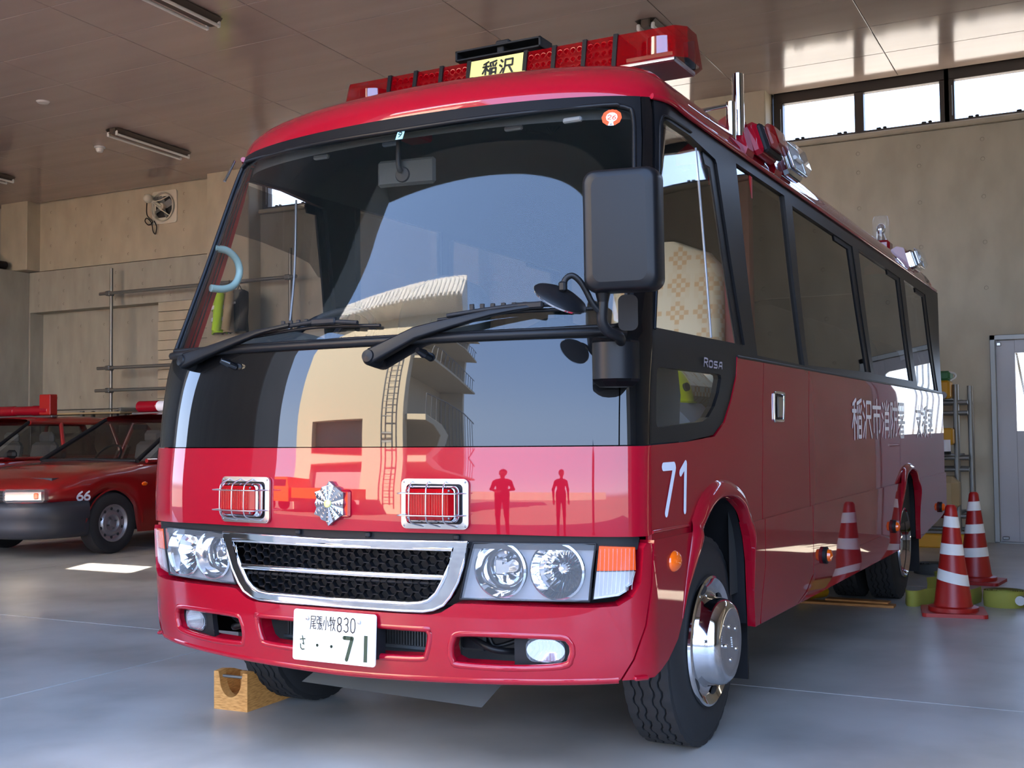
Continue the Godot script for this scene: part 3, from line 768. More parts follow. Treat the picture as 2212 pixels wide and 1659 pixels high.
		put("side_skirt", patch(m.call(lw), [], 0.014, 0.03), M.red_paint, B)
		var rw := PackedVector2Array()
		for q in ro.slice(9): rw.append(q)
		rw.reverse()
		rw.append_array(P2([6.02, 0.786, 7.40, 0.786, 7.40, 0.50, 7.1, 0.455, 6.5, 0.41]))
		put("rear_skirt", patch(m.call(rw), [], 0.014, 0.03), M.red_paint, B)
		# arch flares and wheel wells
		for ac in [[af, Vector2(1.775, 0.42), "front"], [ar, Vector2(5.70, 0.42), "rear"]]:
			var inn: PackedVector2Array = ac[0]
			if ac[2] == "front": inn = inn.slice(3)
			var rows := []
			for lay in [[0.062, 0.0], [0.055, 0.012], [0.045, 0.024], [0.025, 0.033], [0.008, 0.034], [0.0, 0.026], [-0.002, -0.012]]:
				var row := PackedVector3Array(); var sp := []
				for q in inn:   # the lip fades out towards the sill
					var tp := smoothstep(0.50, 0.86, q.y) * 0.95 + 0.05
					var g2: Vector2 = q + (q - ac[1]).normalized() * lay[0] * tp * (1.0 if ac[2] == "front" else 0.7)
					sp.append(V(g2.x, g2.y, lay[1] * (tp if lay[1] > 0.0 else 1.0) + (0.014 if q.y < 0.76 and lay[1] >= 0.0 else 0.0)))
				for q in smooth_path(sp, 4): row.append(SP(sg * q.x, q.y, q.z))
				rows.append(row)
			var am := MB.new(); am.grid(rows, false, sg < 0); put("wheel_arch", am, M.red_paint, B)
			rows = []
			for dd in [0.02, 0.2, 0.42]:
				var row := PackedVector3Array(); var sp := []
				for q in ac[0]: sp.append(V(q.x, q.y, 0))
				for q in smooth_path(sp, 3):
					var p := S(sg * q.x, q.y); row.append(V(sg * (absf(p.x) - dd), p.y + 0.01, p.z))
				rows.append(row)
			am = MB.new(); am.grid(rows, false, sg > 0)
			var r0: PackedVector3Array = rows[2]; var cc := am.vert(V(r0[0].x, 0.4, (r0[0].z + r0[r0.size() - 1].z) / 2), V(sg, 0, 0)); var f0 := am.v.size()
			for q in r0: am.vert(q, V(sg, 0, 0))
			for k in r0.size() - 1: am.face(cc, f0 + k, f0 + k + 1)
			put("wheel_well", am, M.black_plastic, B)
		# black window band with panes
		var g0 := P2([1.116, 1.312, 1.121, 1.321, 1.144, 1.327, 1.729, 1.329, 1.757, 1.325, 1.765, 1.313, 1.743, 1.26, 1.698, 1.211, 1.631, 1.172, 1.566, 1.156, 1.147, 1.134, 1.132, 1.138, 1.123, 1.15])
		var g1 := P2([1.088, 1.452, 2.055, 1.456, 1.61, 2.145, 1.59, 2.158, 1.297, 2.187, 1.06, 2.187, 1.046, 2.175])
		var gs := [P2([2.225, 1.425, 2.99, 1.42, 2.585, 2.2, 1.845, 2.2]), P2([3.06, 1.425, 4.55, 1.455, 4.065, 2.168, 2.728, 2.175]), P2([4.645, 1.449, 6.03, 1.457, 5.61, 2.166, 4.227, 2.176]), P2([6.2, 1.43, 7.2, 1.42, 6.73, 2.165, 5.773, 2.170])]
		var band := P2([1.068, 1.085, 1.4, 1.091, 1.68, 1.109, 1.797, 1.157, 1.879, 1.239, 1.936, 1.329, 1.940, 1.405, 7.40, 1.405, 7.40, 2.25, 1.0, 2.262, 1.02, 2.1, 1.066, 1.46])
		var hs := [m.call(g0), m.call(g1)]
		for g in gs: hs.append(m.call(g))
		var bd := put("window_band", patch(m.call(band), hs, 0.0, 0.03), M.black_satin, B)
		put("lower_window", patch(m.call(g0), [], -0.006, 0.0), M.clear_glass, bd)
		var dw := put("front_window", patch(m.call(g1), [], -0.012, 0.0), M.clear_glass, bd)
		put("slider_edge", line_on([[sg * 1.40, 2.165], [sg * 1.55, 1.82], [sg * 1.68, 1.462]], 0.005, -0.014), M.lamp_grey, dw)
		put("run_channel", patch(m.call(P2([1.47, 2.15, 1.50, 2.12, 1.56, 2.12, 1.98, 1.457, 2.05, 1.457, 1.61, 2.145, 1.59, 2.156, 1.47, 2.165])), [], -0.009, 0.01), M.black_satin, dw)
		for i in 4:
			var w := put("rear_window", patch(m.call(gs[i]), [], -0.012, 0.0), M.privacy_glass, bd)
			if i == 0: continue
			var g: PackedVector2Array = gs[i]   # sliding sash: upright at its rear end and a stepped top rail
			var u0: Vector2 = g[1]; var u1: Vector2 = g[2]
			put("sash", patch(m.call(PackedVector2Array([u0 + Vector2(-0.09, 0), u0, u1, u1 + Vector2(-0.45, 0.004), u1 + Vector2(-0.42, -0.025), u1 + Vector2(-0.09, -0.027)])), [], -0.006, 0.012), M.black_plastic, w)
		put("belt_line", line_on([[sg * 1.945, 1.404], [sg * 3.5, 1.404], [sg * 5.5, 1.404], [sg * 7.38, 1.404]], 0.006, 0.002), M.black_satin, bd)
		put("window_trim", line_on([[sg * 1.078, 1.445], [sg * 1.062, 1.8], [sg * 1.036, 2.10], [sg * 1.034, 2.175], [sg * 1.06, 2.2], [sg * 1.30, 2.202]], 0.005, 0.002), M.black_satin, bd)
		put("drip_rail", line_on([[sg * 0.99, 2.262], [sg * 1.08, 2.258], [sg * 1.4, 2.250], [sg * 3.0, 2.25], [sg * 5.0, 2.25], [sg * 7.25, 2.25]], 0.011, 0.008), M.red_paint, B)
		put("side_lining", patch(m.call(P2([2.0, 0.5, 7.40, 0.5, 7.40, 1.40, 2.0, 1.40])), [], -0.05, 0.0), M.trim_dark, B)
	# rear end
	for seg in [["rear_panel", 0.42, 1.405, M.red_paint], ["rear_glass", 1.405, 2.25, M.black_gloss]]:
		var rows := []
		for i in 9:
			var y := lerpf(seg[1], seg[2], i / 8.0); var w := section(y).y; var row := PackedVector3Array(); var z0 := S(7.40, y).z
			for k in 9:
				var t := PI / 2 * k / 8
				row.append(V(w - 0.16 * (1 - cos(t)), y, lerpf(z0, REAR, sin(t))))
			for k in range(8, -1, -1): row.append(V(-row[k].x, row[k].y, row[k].z))
			rows.append(row)
		var rm := MB.new(); rm.grid(rows); put(seg[0], rm, seg[3], B)
	var rf := MB.new(); rf.grid(roof_ring(0.0), true); put("roof", rf, M.red_paint, B)
	rf = MB.new(); rf.grid(roof_ring(0.05), true, true); put("headliner", rf, M.trim_dark, B)
	# underside
	var u := MB.new(); u.bx(-0.86, 0.86, 0.46, 0.56, -6.4, -0.35); u.bx(-0.5, 0.5, 0.3, 0.46, -6.2, -1.6); u.bx(-0.55, 0.55, 0.36, 1.2, -0.6, -0.25); put("chassis", u, M.black_metal_and_hole_shade, B)
	u = MB.new(); u.quad(V(-0.42, 0.215, -0.30), V(0.36, 0.205, -0.27), V(0.36, 0.30, -0.55), V(-0.42, 0.30, -0.58)); put("skid_sheet", u, M.grey_plastic, B)
	u = MB.new(); u.bx(-0.9, 0.9, 0.56, 0.62, -6.45, -0.3); put("cabin_floor", u, M.trim_dark, B)

func front_fittings(B: Node3D) -> void:
	# headlamps
	for sg in [1, -1]:
		var m := func(p: PackedVector2Array) -> PackedVector2Array: return p if sg > 0 else mirrored(p)
		var H := part("headlamp", B)
		var o := P2([0.452, 0.609, 0.861, 0.613, 0.886, 0.787, 0.502, 0.785])
		var bz := patch(m.call(o), [m.call(circle(Vector2(0.585, 0.700), 0.083, 28)), m.call(circle(Vector2(0.766, 0.700), 0.084, 28))], -0.03, 0.03, 0.03)
		put("bezel", bz, M.lamp_grey, H)
		for c in [[0.585, 0.700, 0.082, 0], [0.766, 0.700, 0.083, 1]]:
			var nn := (SN(sg * c[0], c[1]) * 0.5 + V(0, 0, 0.9)).normalized()
			var xf := Transform3D(MB.frame(nn), SP(sg * c[0], c[1], -0.03)); var r: float = c[2]
			var b := MB.new()
			if c[3] == 0:   # projector: deep stepped bowl and a round glass eye
				b.lathe(PackedVector2Array([Vector2(r + 0.006, 0.018), Vector2(r, 0.022), Vector2(r * 0.93, 0.0), Vector2(r * 0.80, -0.03), Vector2(r * 0.70, -0.036), Vector2(r * 0.70, -0.06), Vector2(r * 0.3, -0.085), Vector2(0, -0.09)]), xf, 36); put("reflector", b, M.chrome, H)
				b = MB.new(); b.lathe(PackedVector2Array([Vector2(r * 0.72, -0.034), Vector2(r * 0.72, -0.026), Vector2(r * 0.64, -0.028)]), xf, 36); put("shade_ring", b, M.black_plastic, H)
				b = MB.new(); b.cyl(xf * V(0, -0.08, 0), xf * V(0, -0.02, 0), 0.020, 0.014, 16); b.box(xf * V(0.03, -0.055, 0), V(0.03, 0.03, 0.05), xf.basis, 0.004); put("bulb_cover", b, M.chrome, H)
			else:
				b.lathe(PackedVector2Array([Vector2(r + 0.006, 0.018), Vector2(r, 0.022), Vector2(r * 0.92, 0.002), Vector2(r * 0.84, -0.015)]), xf, 36); put("rim", b, M.chrome, H)
				for k in 20:   # facets of the bowl
					b = MB.new(); var t0 := TAU * k / 20; var t1 := TAU * (k + 1) / 20
					var q := func(t: float, rr: float, hh: float) -> Vector3: return xf * V(cos(t) * r * rr, hh, sin(t) * r * rr)
					var j := 0.006 * (k % 2)
					b.quad(q.call(t0, 0.84, -0.015 - j), q.call(t1, 0.84, -0.02 + j), q.call(t1, 0.5, -0.055 - j), q.call(t0, 0.5, -0.05 + j)); b.quad(q.call(t0, 0.5, -0.05 + j), q.call(t1, 0.5, -0.06 - j), q.call(t1, 0.18, -0.075), q.call(t0, 0.18, -0.075))
					put("facet", b, M.chrome, H)
				b = MB.new(); b.lathe(PackedVector2Array([Vector2(0, -0.02), Vector2(0.008, -0.022), Vector2(0.016, -0.035), Vector2(0.02, -0.07), Vector2(0.018, -0.075)]), xf, 20); put("bulb_cap", b, M.chrome, H)
		put("lens", patch(m.call(o), [], -0.001, 0.035, 0.03), M.lens_clear, H)
		var gk := []
		for q in o: gk.append(SP(sg * q.x, q.y, 0.0))
		var gm := MB.new()
		for k in 4: gm.tube(PackedVector3Array([gk[k], gk[k].lerp(gk[(k + 1) % 4], 0.5) + V(0, 0, 0.004), gk[(k + 1) % 4]]), 0.0035, 6)
		put("gasket", gm, M.black_plastic, H)
		# corner lamp: amber over clear
		var C := part("corner_lamp", B)
		var co := P2([0.869, 0.613, 0.953, 0.624, 0.98, 0.638, 0.999, 0.661, 1.009, 0.69, 1.011, 0.778, 0.997, 0.787, 0.892, 0.787])
		put("housing", patch(m.call(co), [], -0.02, 0.02, 0.03), M.black_plastic, C)
		var up := P2([0.886, 0.706, 1.004, 0.706, 1.004, 0.775, 0.895, 0.780]); var lo := P2([0.874, 0.620, 0.95, 0.630, 0.974, 0.643, 0.974, 0.655, 0.992, 0.664, 1.003, 0.702, 0.885, 0.702])
		put("amber_lens", patch(m.call(up), [], 0.002, 0.02, 0.02), M.amber_dark, C)
		put("clear_reflector", patch(m.call(lo), [], -0.012, 0.0, 0.02), M.steel, C)
		put("clear_lens", patch(m.call(lo), [], 0.002, 0.012, 0.02), M.lens_clear, C)
		for k in 9:
			var aa := 0.895 + 0.0125 * k
			put("rib", line_on([[sg * (aa - 0.006), 0.632 + 0.002 * k], [sg * aa, 0.70], [sg * (aa + 0.004), 0.772]], 0.0016, 0.003, 2), M.lens_clear, C)
		# fog lamp in its plate
		var F := part("fog_lamp", B)
		var pl := P2([0.615, 0.40, 0.77, 0.414, 0.806, 0.446, 0.806, 0.49, 0.77, 0.509, 0.62, 0.509])
		var fo := PackedVector2Array()
		for q in rounded(0.657, 0.780, 0.420, 0.492, 0.026): fo.append(q)
		put("plate", patch(m.call(pl), [m.call(fo)], -0.022, 0.02, 0.03), M.black_plastic, F)
		var fc := SP(sg * 0.719, 0.456, -0.03); var fb := MB.frame(SN(sg * 0.719, 0.456))
		var b := MB.new(); b.lathe(PackedVector2Array([Vector2(1.0, 0.012), Vector2(0.94, 0.012), Vector2(0.6, -0.03), Vector2(0, -0.045)]), Transform3D(fb * Basis.from_scale(V(0.060, 1.0, 0.036)), fc), 24); put("reflector", b, M.chrome, F)
		put("lens", patch(m.call(fo), [], -0.014, 0.01, 0.02), M.lens_clear, F)
		for k in 11: put("rib", line_on([[sg * (0.668 + 0.010 * k), 0.427], [sg * (0.668 + 0.010 * k), 0.485]], 0.0018, -0.013, 2), M.lens_clear, F)
		b = MB.new()
		for k in [0, 1]: b.tube(smooth_path([SP(sg * (0.44 + 0.07 * k), 0.47, -0.09), SP(sg * 0.53, 0.44, -0.06 - 0.03 * k), SP(sg * 0.60, 0.42 + 0.04 * k, -0.1)], 5), 0.012 - 0.004 * k, 8)
		b.box(SP(sg * 0.46, 0.46, -0.10), V(0.09, 0.07, 0.05), Basis(), 0.008); put("wiring", b, M.black_satin, F)
	# behind the openings
	var b := MB.new()
	for s in [[-0.82, 0.82, 0.39, 0.52, -0.36, -0.34], [-0.45, 0.45, 0.55, 0.79, -0.16, -0.15], [-0.7, 0.7, 0.52, 0.56, -0.3, -0.06], [-0.36, 0.36, 0.395, 0.52, -0.145, -0.135]]: b.bx(s[0], s[1], s[2], s[3], s[4], s[5])
	put("front_bulkhead", b, M.black_metal_and_hole_shade, B)
	b = MB.new()
	for k in 60: b.bx(-0.33 + 0.011 * k, -0.325 + 0.011 * k, 0.425, 0.475, -0.13, -0.11)
	b.bx(-0.34, 0.34, 0.475, 0.485, -0.13, -0.10); b.bx(-0.34, 0.34, 0.415, 0.425, -0.13, -0.10); put("radiator", b, M.dull_steel, B)
	# grille
	var G := part("grille", B)
	var go := both(P2([0, 0.566, 0.237, 0.565, 0.33, 0.567, 0.365, 0.574, 0.40, 0.590, 0.425, 0.618, 0.452, 0.664, 0.471, 0.717, 0.490, 0.788, 0, 0.782]))
	var gi := both(P2([0, 0.588, 0.28, 0.589, 0.325, 0.594, 0.352, 0.604, 0.378, 0.626, 0.401, 0.663, 0.414, 0.689, 0.440, 0.765, 0, 0.763]))
	put("grille_frame", patch(go, [gi], 0.014, 0.045, 0.03), M.chrome, G)
	for s in [[gi, 0.008, 0.012], [go, 0.005, 0.012]]:
		var pts := []
		for q in s[0]: pts.append(SP(q.x, q.y, s[2]))
		b = MB.new(); b.tube(PackedVector3Array(pts), s[1], 8, true); put("bead", b, M.chrome, G)
	var bar := []
	for k in 17: bar.append([-0.41 + 0.82 * k / 16.0, 0.676])
	b = line_on(bar, 0.0105, 0.008, 3); put("grille_bar", b, M.chrome, G)
	var hx := MB.new(); var pw := 0.0595; var ph := 0.029; var row := 0; var y := 0.580
	while y < 0.775:
		for k in range(-9, 10):
			var cx := pw * (k + (0.5 if row % 2 else 0.0))
			var pts := [Vector2(cx - 0.0099, y + ph / 2), Vector2(cx + 0.0099, y + ph / 2), Vector2(cx + 0.0198, y), Vector2(cx + 0.0099, y - ph / 2), Vector2(cx - 0.0099, y + ph / 2), Vector2(cx - 0.0198, y), Vector2(cx - 0.0099, y - ph / 2)]
			for e in [[0, 1], [1, 2], [2, 3], [4, 5], [5, 6]]:
				var p: Vector2 = pts[e[0]]; var q: Vector2 = pts[e[1]]
				if not (Geometry2D.is_point_in_polygon(p, gi) and Geometry2D.is_point_in_polygon(q, gi)): continue
				var P := SP(p.x, p.y, -0.012); var Q := SP(q.x, q.y, -0.012); var d := Q - P
				var bz := SN(p.x, p.y); var bx := d.normalized(); var by := bz.cross(bx).normalized(); bz = bx.cross(by)
				hx.box((P + Q) / 2, V(d.length() + 0.002, 0.0032, 0.02), Basis(bx, by, bz))
		row += 1; y += ph / 2
	put("honeycomb", hx, M.black_satin, G)
	put("honeycomb_rim", line_on([[-0.40, 0.652], [-0.2, 0.652], [0, 0.652], [0.2, 0.652], [0.40, 0.652]], 0.007, -0.012), M.black_plastic, G)
	# number plate
	var NP := part("number_plate", B, "white number plate with green characters")
	NP.position = V(0.002, 0.4655, 0.064); NP.rotation = V(-0.05, 0, 0)
	b = MB.new(); b.extrude(rounded(-0.165, 0.165, -0.0825, 0.0825, 0.010), 0.004, Transform3D()); put("board", b, M.white_enamel, NP)
	b = MB.new(); b.bx(-0.16, 0.16, -0.06, 0.06, -0.06, 0.0); put("bracket", b, M.black_plastic, NP)
	var f := func(p: Vector2) -> Array: return [V(p.x, -p.y, 0.0048), V(0, 0, 1)]
	for k in 4:
		b = MB.new(); strokes(b, ["尾", "張", "小", "牧"][k], -0.097 + 0.0262 * k, -0.066, 0.025, 0.047, 0.0015, f); put("character", b, M.black_print, NP)
	for k in 3:
		b = MB.new(); strokes(b, ["8", "3", "0"][k], 0.012 + 0.0265 * k, -0.067, 0.034, 0.050, 0.0020, f); put("character", b, M.black_print, NP)
	b = MB.new(); strokes(b, "さ", -0.139, 0.002, 0.028, 0.048, 0.0020, f); put("character", b, M.green_print, NP)
	for x in [-0.085, -0.028]:
		b = MB.new(); strokes(b, "・", x, 0.01, 0.04, 0.04, 0.0052, f); put("dot", b, M.green_print, NP)
	b = MB.new(); strokes(b, "7", 0.040, -0.006, 0.062, 0.076, 0.0066, f); put("digit", b, M.green_print, NP)
	b = MB.new(); b.quad(V(0.120, -0.070, 0.0048), V(0.134, -0.070, 0.0048), V(0.134, 0.014, 0.0048), V(0.120, 0.014, 0.0048), V(0, 0, 1))
	put("digit", b, M.green_print, NP)
	for x in [-0.107, 0.100]:
		b = MB.new(); b.lathe(PackedVector2Array([Vector2(0.0075, 0), Vector2(0.006, 0.004), Vector2(0, 0.005)]), Transform3D(Basis(Vector3.RIGHT, PI / 2), V(x, 0.054, 0.004)), 12); put("bolt", b, M.steel, NP)
	# red warning lamps behind wire guards
	for sg in [1, -1]:
		var W := part("warning_lamp", B, "red lamp in a chrome frame behind a wire guard")
		var c := SP(sg * 0.379, 0.904, 0.004); var nn := SN(sg * 0.379, 0.904); W.position = c
		W.basis = Basis(Vector3.UP.cross(nn).normalized(), nn.cross(Vector3.UP.cross(nn)).normalized(), nn)
		b = MB.new(); var ro := rounded(-0.116, 0.116, -0.078, 0.078, 0.018); var ri := rounded(-0.098, 0.098, -0.062, 0.062, 0.014)
		for k in ro.size():
			var k2 := (k + 1) % ro.size()
			b.quad(V(ro[k].x, ro[k].y, 0), V(ro[k2].x, ro[k2].y, 0), V(ro[k2].x, ro[k2].y, 0.008), V(ro[k].x, ro[k].y, 0.008)); b.quad(V(ro[k].x, ro[k].y, 0.008), V(ro[k2].x, ro[k2].y, 0.008), V(ri[k2].x, ri[k2].y, 0.010), V(ri[k].x, ri[k].y, 0.010))
		put("frame", b, M.steel, W)
		b = MB.new(); b.extrude(rounded(-0.098, 0.098, -0.062, 0.062, 0.014), 0.003, Transform3D()); put("well", b, M.black_plastic, W)
		var lo := [rounded(-0.090, 0.090, -0.056, 0.056, 0.016), rounded(-0.083, 0.083, -0.050, 0.050, 0.016)]
		b = MB.new(); var rows := []
		for l in [[1.0, 0.0], [1.0, 0.030], [0.90, 0.036]]:
			var row2 := PackedVector3Array()
			for q in lo[0]: row2.append(V(q.x * l[0], q.y * l[0], l[1]))
			rows.append(row2)
		b.grid(rows, true, true); put("collar", b, M.chrome, W)
		b = MB.new(); b.box(V(0, 0, 0.016), V(0.15, 0.086, 0.02), Basis(), 0.006); put("lamp_core", b, M.red_plastic, W)
		b = MB.new()
		for k in 3: b.cyl(V(-0.05 + 0.05 * k, 0, 0.028), V(-0.05 + 0.05 * k, 0, 0.034), 0.02, 0.014, 14)
		put("bulb_reflector", b, M.chrome, W)
		b = MB.new(); b.box(V(0, 0, 0.036), V(0.162, 0.096, 0.034), Basis(), 0.012); put("red_lens", b, M.red_plastic, W)
		for k in 16:
			b = MB.new(); b.cyl(V(-0.066 + 0.0088 * k, -0.038, 0.0525), V(-0.066 + 0.0088 * k, 0.038, 0.0525), 0.003, 0.003, 6); put("flute", b, M.red_plastic, W)
		b = MB.new()
		for k in 3:
			var x := -0.058 + 0.058 * k
			b.tube(smooth_path([V(x - 0.02, 0.070, 0.008), V(x - 0.004, 0.058, 0.055), V(x, 0.04, 0.068), V(x, 0.0, 0.070), V(x, -0.04, 0.068), V(x + 0.004, -0.058, 0.055), V(x + 0.02, -0.070, 0.008)], 4), 0.0024, 6)
		for yy in [0.034, -0.034]: b.tube(smooth_path([V(-0.108, yy, 0.008), V(-0.102, yy, 0.05), V(-0.08, yy, 0.070), V(0.08, yy, 0.070), V(0.102, yy, 0.05), V(0.108, yy, 0.008)], 4), 0.0024, 6)
		put("guard", b, M.steel, W)
		for q in [V(-0.106, 0.068, 0.008), V(0.106, 0.068, 0.008), V(-0.106, -0.068, 0.008), V(0.106, -0.068, 0.008), V(-0.07, 0.042, 0.052), V(0.07, 0.042, 0.052), V(-0.07, -0.042, 0.052), V(0.07, -0.042, 0.052)]:
			b = MB.new(); b.ball(q, V(0.004, 0.004, 0.003), 8, 5); put("screw", b, M.dull_steel, W)
	# silver crystal emblem
	var E := part("emblem", B, "silver six-pointed fire service emblem with a small round centre")
	E.position = SP(-0.004, 0.899, 0.012); E.rotation.x = -0.03
	b = MB.new(); b.bx(-0.05, 0.075, -0.045, 0.045, -0.012, 0.002, 0.01); put("backing", b, M.red_paint, E)
	for k in 12:
		b = MB.new(); var t := TAU * k / 12 + PI / 2; var big := k % 2 == 0
		var d := Vector2.from_angle(t); var l := Vector2.from_angle(t - TAU / 24); var r := Vector2.from_angle(t + TAU / 24)
		var sx := 0.93
		var q := func(v2: Vector2, z: float) -> Vector3: return V(v2.x * sx, v2.y, z)
		var R := 0.072 if big else 0.061
		var cz := 0.016
		var tip: Vector3 = q.call(d * R, 0.012); var a: Vector3 = q.call(l * 0.060, 0.006); var e: Vector3 = q.call(r * 0.060, 0.006); var ctr: Vector3 = q.call(Vector2.ZERO, cz)
		b.tri(ctr, a, tip); b.tri(ctr, tip, e)
		for s in [[a, tip], [tip, e]]: b.quad(s[0], s[1], s[1] * V(1, 1, 0) - V(0, 0, 0.008), s[0] * V(1, 1, 0) - V(0, 0, 0.008))
		for s in [0.4, 0.6, 0.8]: b.box(ctr.lerp(tip, s) + V(0, 0, 0.001), V(0.014 * s, 0.003, 0.003), Basis(Vector3.BACK, t - PI / 2))
		put("ray", b, M.emblem_silver, E)
	b = MB.new(); b.lathe(PackedVector2Array([Vector2(0.0125, 0.012), Vector2(0.0125, 0.021), Vector2(0.009, 0.024), Vector2(0.009, 0.022), Vector2(0, 0.025)]), Transform3D(Basis(Vector3.RIGHT, PI / 2), Vector3.ZERO), 18); put("centre", b, M.sign_yellow, E)

func windscreen(B: Node3D) -> void:
	var glass := both(P2([0, 1.437, 0.45, 1.438, 0.88, 1.446, 0.945, 1.452, 0.960, 1.470, 0.968, 1.77, 0.945, 2.1, 0.93, 2.198, 0.914, 2.214, 0.885, 2.222, 0.829, 2.227, 0.4, 2.214, 0, 2.208]))
	var outer := both(P2([0, 1.413, 0.96, 1.424, 0.984, 1.47, 0.992, 1.77, 0.970, 2.1, 0.952, 2.262, 0.5, 2.262, 0, 2.262]))
	var F := put("windscreen_frame", patch(outer, [glass], 0.003, 0.02, 0.035), M.black_satin, B)
	var pts := []
	for q in glass: pts.append(SP(q.x, q.y, 0.003))
	var b := MB.new(); b.tube(smooth_path(pts, 3, true), 0.008, 8, true); put("seal", b, M.black_satin, F)
	var rail := []
	for k in 21: rail.append([-0.97 + 1.94 * k / 20.0, 1.424 + 0.006 * pow(absf(-0.97 + 1.94 * k / 20.0), 2)])
	put("cowl_rail", line_on(rail, 0.015, 0.006, 3), M.black_satin, F)
	put("windscreen", patch(glass, [], -0.002, 0.0, 0.035), M.clear_glass, B)
	# stickers inside the glass
	var K := part("inspection_sticker", B, "round orange inspection sticker reading 26")
	var mk := func(a0: float, y0: float, off: float) -> Callable: return func(p: Vector2) -> Array: return [SP(a0 + p.x, y0 - p.y, off), SN(a0 + p.x, y0 - p.y)]
	var disc := func(a0: float, y0: float, r: float, off: float) -> MB:
		var q := MB.new(); ribbon(q, PackedVector2Array([Vector2(0, 0)]), r, mk.call(a0, y0, off)); return q
	b = MB.new(); ribbon(b, PackedVector2Array([Vector2(-0.004, 0), Vector2(0.004, 0)]), 0.031, mk.call(0.861, 2.180, 0.0006)); put("disc", b, M.sticker_orange, K)
	b = MB.new(); ribbon(b, PackedVector2Array([Vector2(-0.002, 0), Vector2(0.002, 0)]), 0.018, mk.call(0.861, 2.181, 0.0012)); b.quad(SP(0.851, 2.149, 0.0012), SP(0.871, 2.149, 0.0012), SP(0.867, 2.165, 0.0012), SP(0.855, 2.165, 0.0012), SN(0.861, 2.16)); put("white_disc", b, M.white_vinyl, K)
	b = MB.new(); strokes(b, "2", -0.0145, -0.008, 0.023, 0.017, 0.0015, mk.call(0.861, 2.181, 0.0018)); strokes(b, "6", 0.0015, -0.008, 0.023, 0.017, 0.0015, mk.call(0.861, 2.181, 0.0018)); put("digits", b, M.sticker_orange, K)
	b = MB.new(); strokes(b, "6", -0.0025, 0.024, 0.009, 0.006, 0.0007, mk.call(0.861, 2.181, 0.0018)); put("month", b, M.black_print, K)
	K = part("month_sticker", B, "small pale blue sticker reading 9")
	b = MB.new(); b.quad(SP(0.022, 2.172, 0.001), SP(0.054, 2.172, 0.001), SP(0.056, 2.208, 0.001), SP(0.024, 2.208, 0.001), SN(0.038, 2.19)); put("label", b, M.sticker_blue, K)
	b = MB.new(); strokes(b, "9", -0.008, -0.008, 0.028, 0.02, 0.002, mk.call(0.038, 2.192, 0.0018)); put("digit", b, M.black_print, K)
	# wipers
	for w in [[[0.147, 1.366], [0.30, 1.432], [0.55, 1.486], [0.70, 1.507], [0.36, 1.484], [0.62, 1.500], [0.885, 1.504], "wiper"], [[-0.735, 1.387], [-0.60, 1.415], [-0.36, 1.468], [-0.22, 1.488], [-0.42, 1.466], [-0.12, 1.484], [0.148, 1.476], "wiper"]]:
		var W := part("wiper", B)
		b = MB.new(); b.lathe(PackedVector2Array([Vector2(0.028, 0.0), Vector2(0.028, 0.045), Vector2(0.020, 0.062), Vector2(0, 0.066)]), Transform3D(MB.frame(SN(w[0][0], w[0][1])), SP(w[0][0], w[0][1], 0.0)), 20); put("pivot_cap", b, M.black_satin, W)
		b = MB.new()   # flat tapering arm
		var rows := []
		for k in 13:
			var t := k / 12.0; var q: Vector2
			var p0 := Vector2(w[0][0], w[0][1]); var p1 := Vector2(w[1][0], w[1][1]); var p2 := Vector2(w[2][0], w[2][1]); var p3 := Vector2(w[3][0], w[3][1])
			q = p0.lerp(p1, t * 3) if t < 1.0 / 3 else (p1.lerp(p2, t * 3 - 1) if t < 2.0 / 3 else p2.lerp(p3, t * 3 - 2))
			var hw := lerpf(0.026, 0.006, minf(t * 1.25, 1.0)); var hh := lerpf(0.016, 0.005, t); var off := lerpf(0.042, 0.032, t)
			var row := PackedVector3Array(); var dn := (p3 - p0).orthogonal().normalized()
			for c in [[-1, -1], [1, -1], [1, 0.6], [0.7, 1], [-0.7, 1], [-1, 0.6]]: row.append(SP(q.x + dn.x * hw * c[0], q.y + dn.y * hw * c[0], off + hh * c[1]))
			rows.append(row)
		b.grid(rows, true, true); put("arm", b, M.black_satin, W)
		put("blade", line_on([w[4], w[5], w[6]], 0.006, 0.008, 8), M.black_satin, W)
		b = line_on([[w[4][0] + 0.04, w[4][1] + 0.004], [w[5][0], w[5][1] + 0.010], [w[6][0] - 0.08, w[6][1] + 0.006]], 0.0075, 0.026, 6); put("blade_frame", b, M.black_plastic, W)
		b = MB.new(); b.box(SP(w[5][0] + 0.05, w[5][1] + 0.008, 0.03), V(0.10, 0.022, 0.02), Basis(), 0.005)
		for k in 6: b.box(SP(w[5][0] - 0.14 + 0.035 * k, w[5][1] + 0.012, 0.022), V(0.016, 0.024, 0.008), Basis(), 0.002)
		put("blade_clip", b, M.black_plastic, W)
	for a in [0.343, -0.479]:
		b = MB.new(); b.cyl(SP(a, 1.366, 0.0), SP(a - 0.01, 1.372, 0.028), 0.013, 0.012, 14); b.cyl(SP(a - 0.01, 1.372, 0.026), SP(a - 0.02, 1.378, 0.055), 0.015, 0.009, 14); put("washer_nozzle", b, M.black_gloss, B)
	# left-hand door mirror and round under-view mirror
	var R := part("side_mirror", B, "tall black door mirror on a bent arm")
	b = MB.new(); var rows := []
	for L in [[-0.038, 0.90], [-0.036, 1.0], [0.0, 1.0], [0.02, 0.985], [0.036, 0.94], [0.044, 0.86], [0.048, 0.70]]:
		var row := PackedVector3Array()
		for q in rounded(-0.112, 0.112, -0.175, 0.175, 0.035, 6): row.append(V(q.x * L[1], q.y * (L[1] * 0.5 + 0.5) * (1.0), L[0]))
		rows.append(row)
	b.grid(rows, true, true)
	var cap := MB.new()
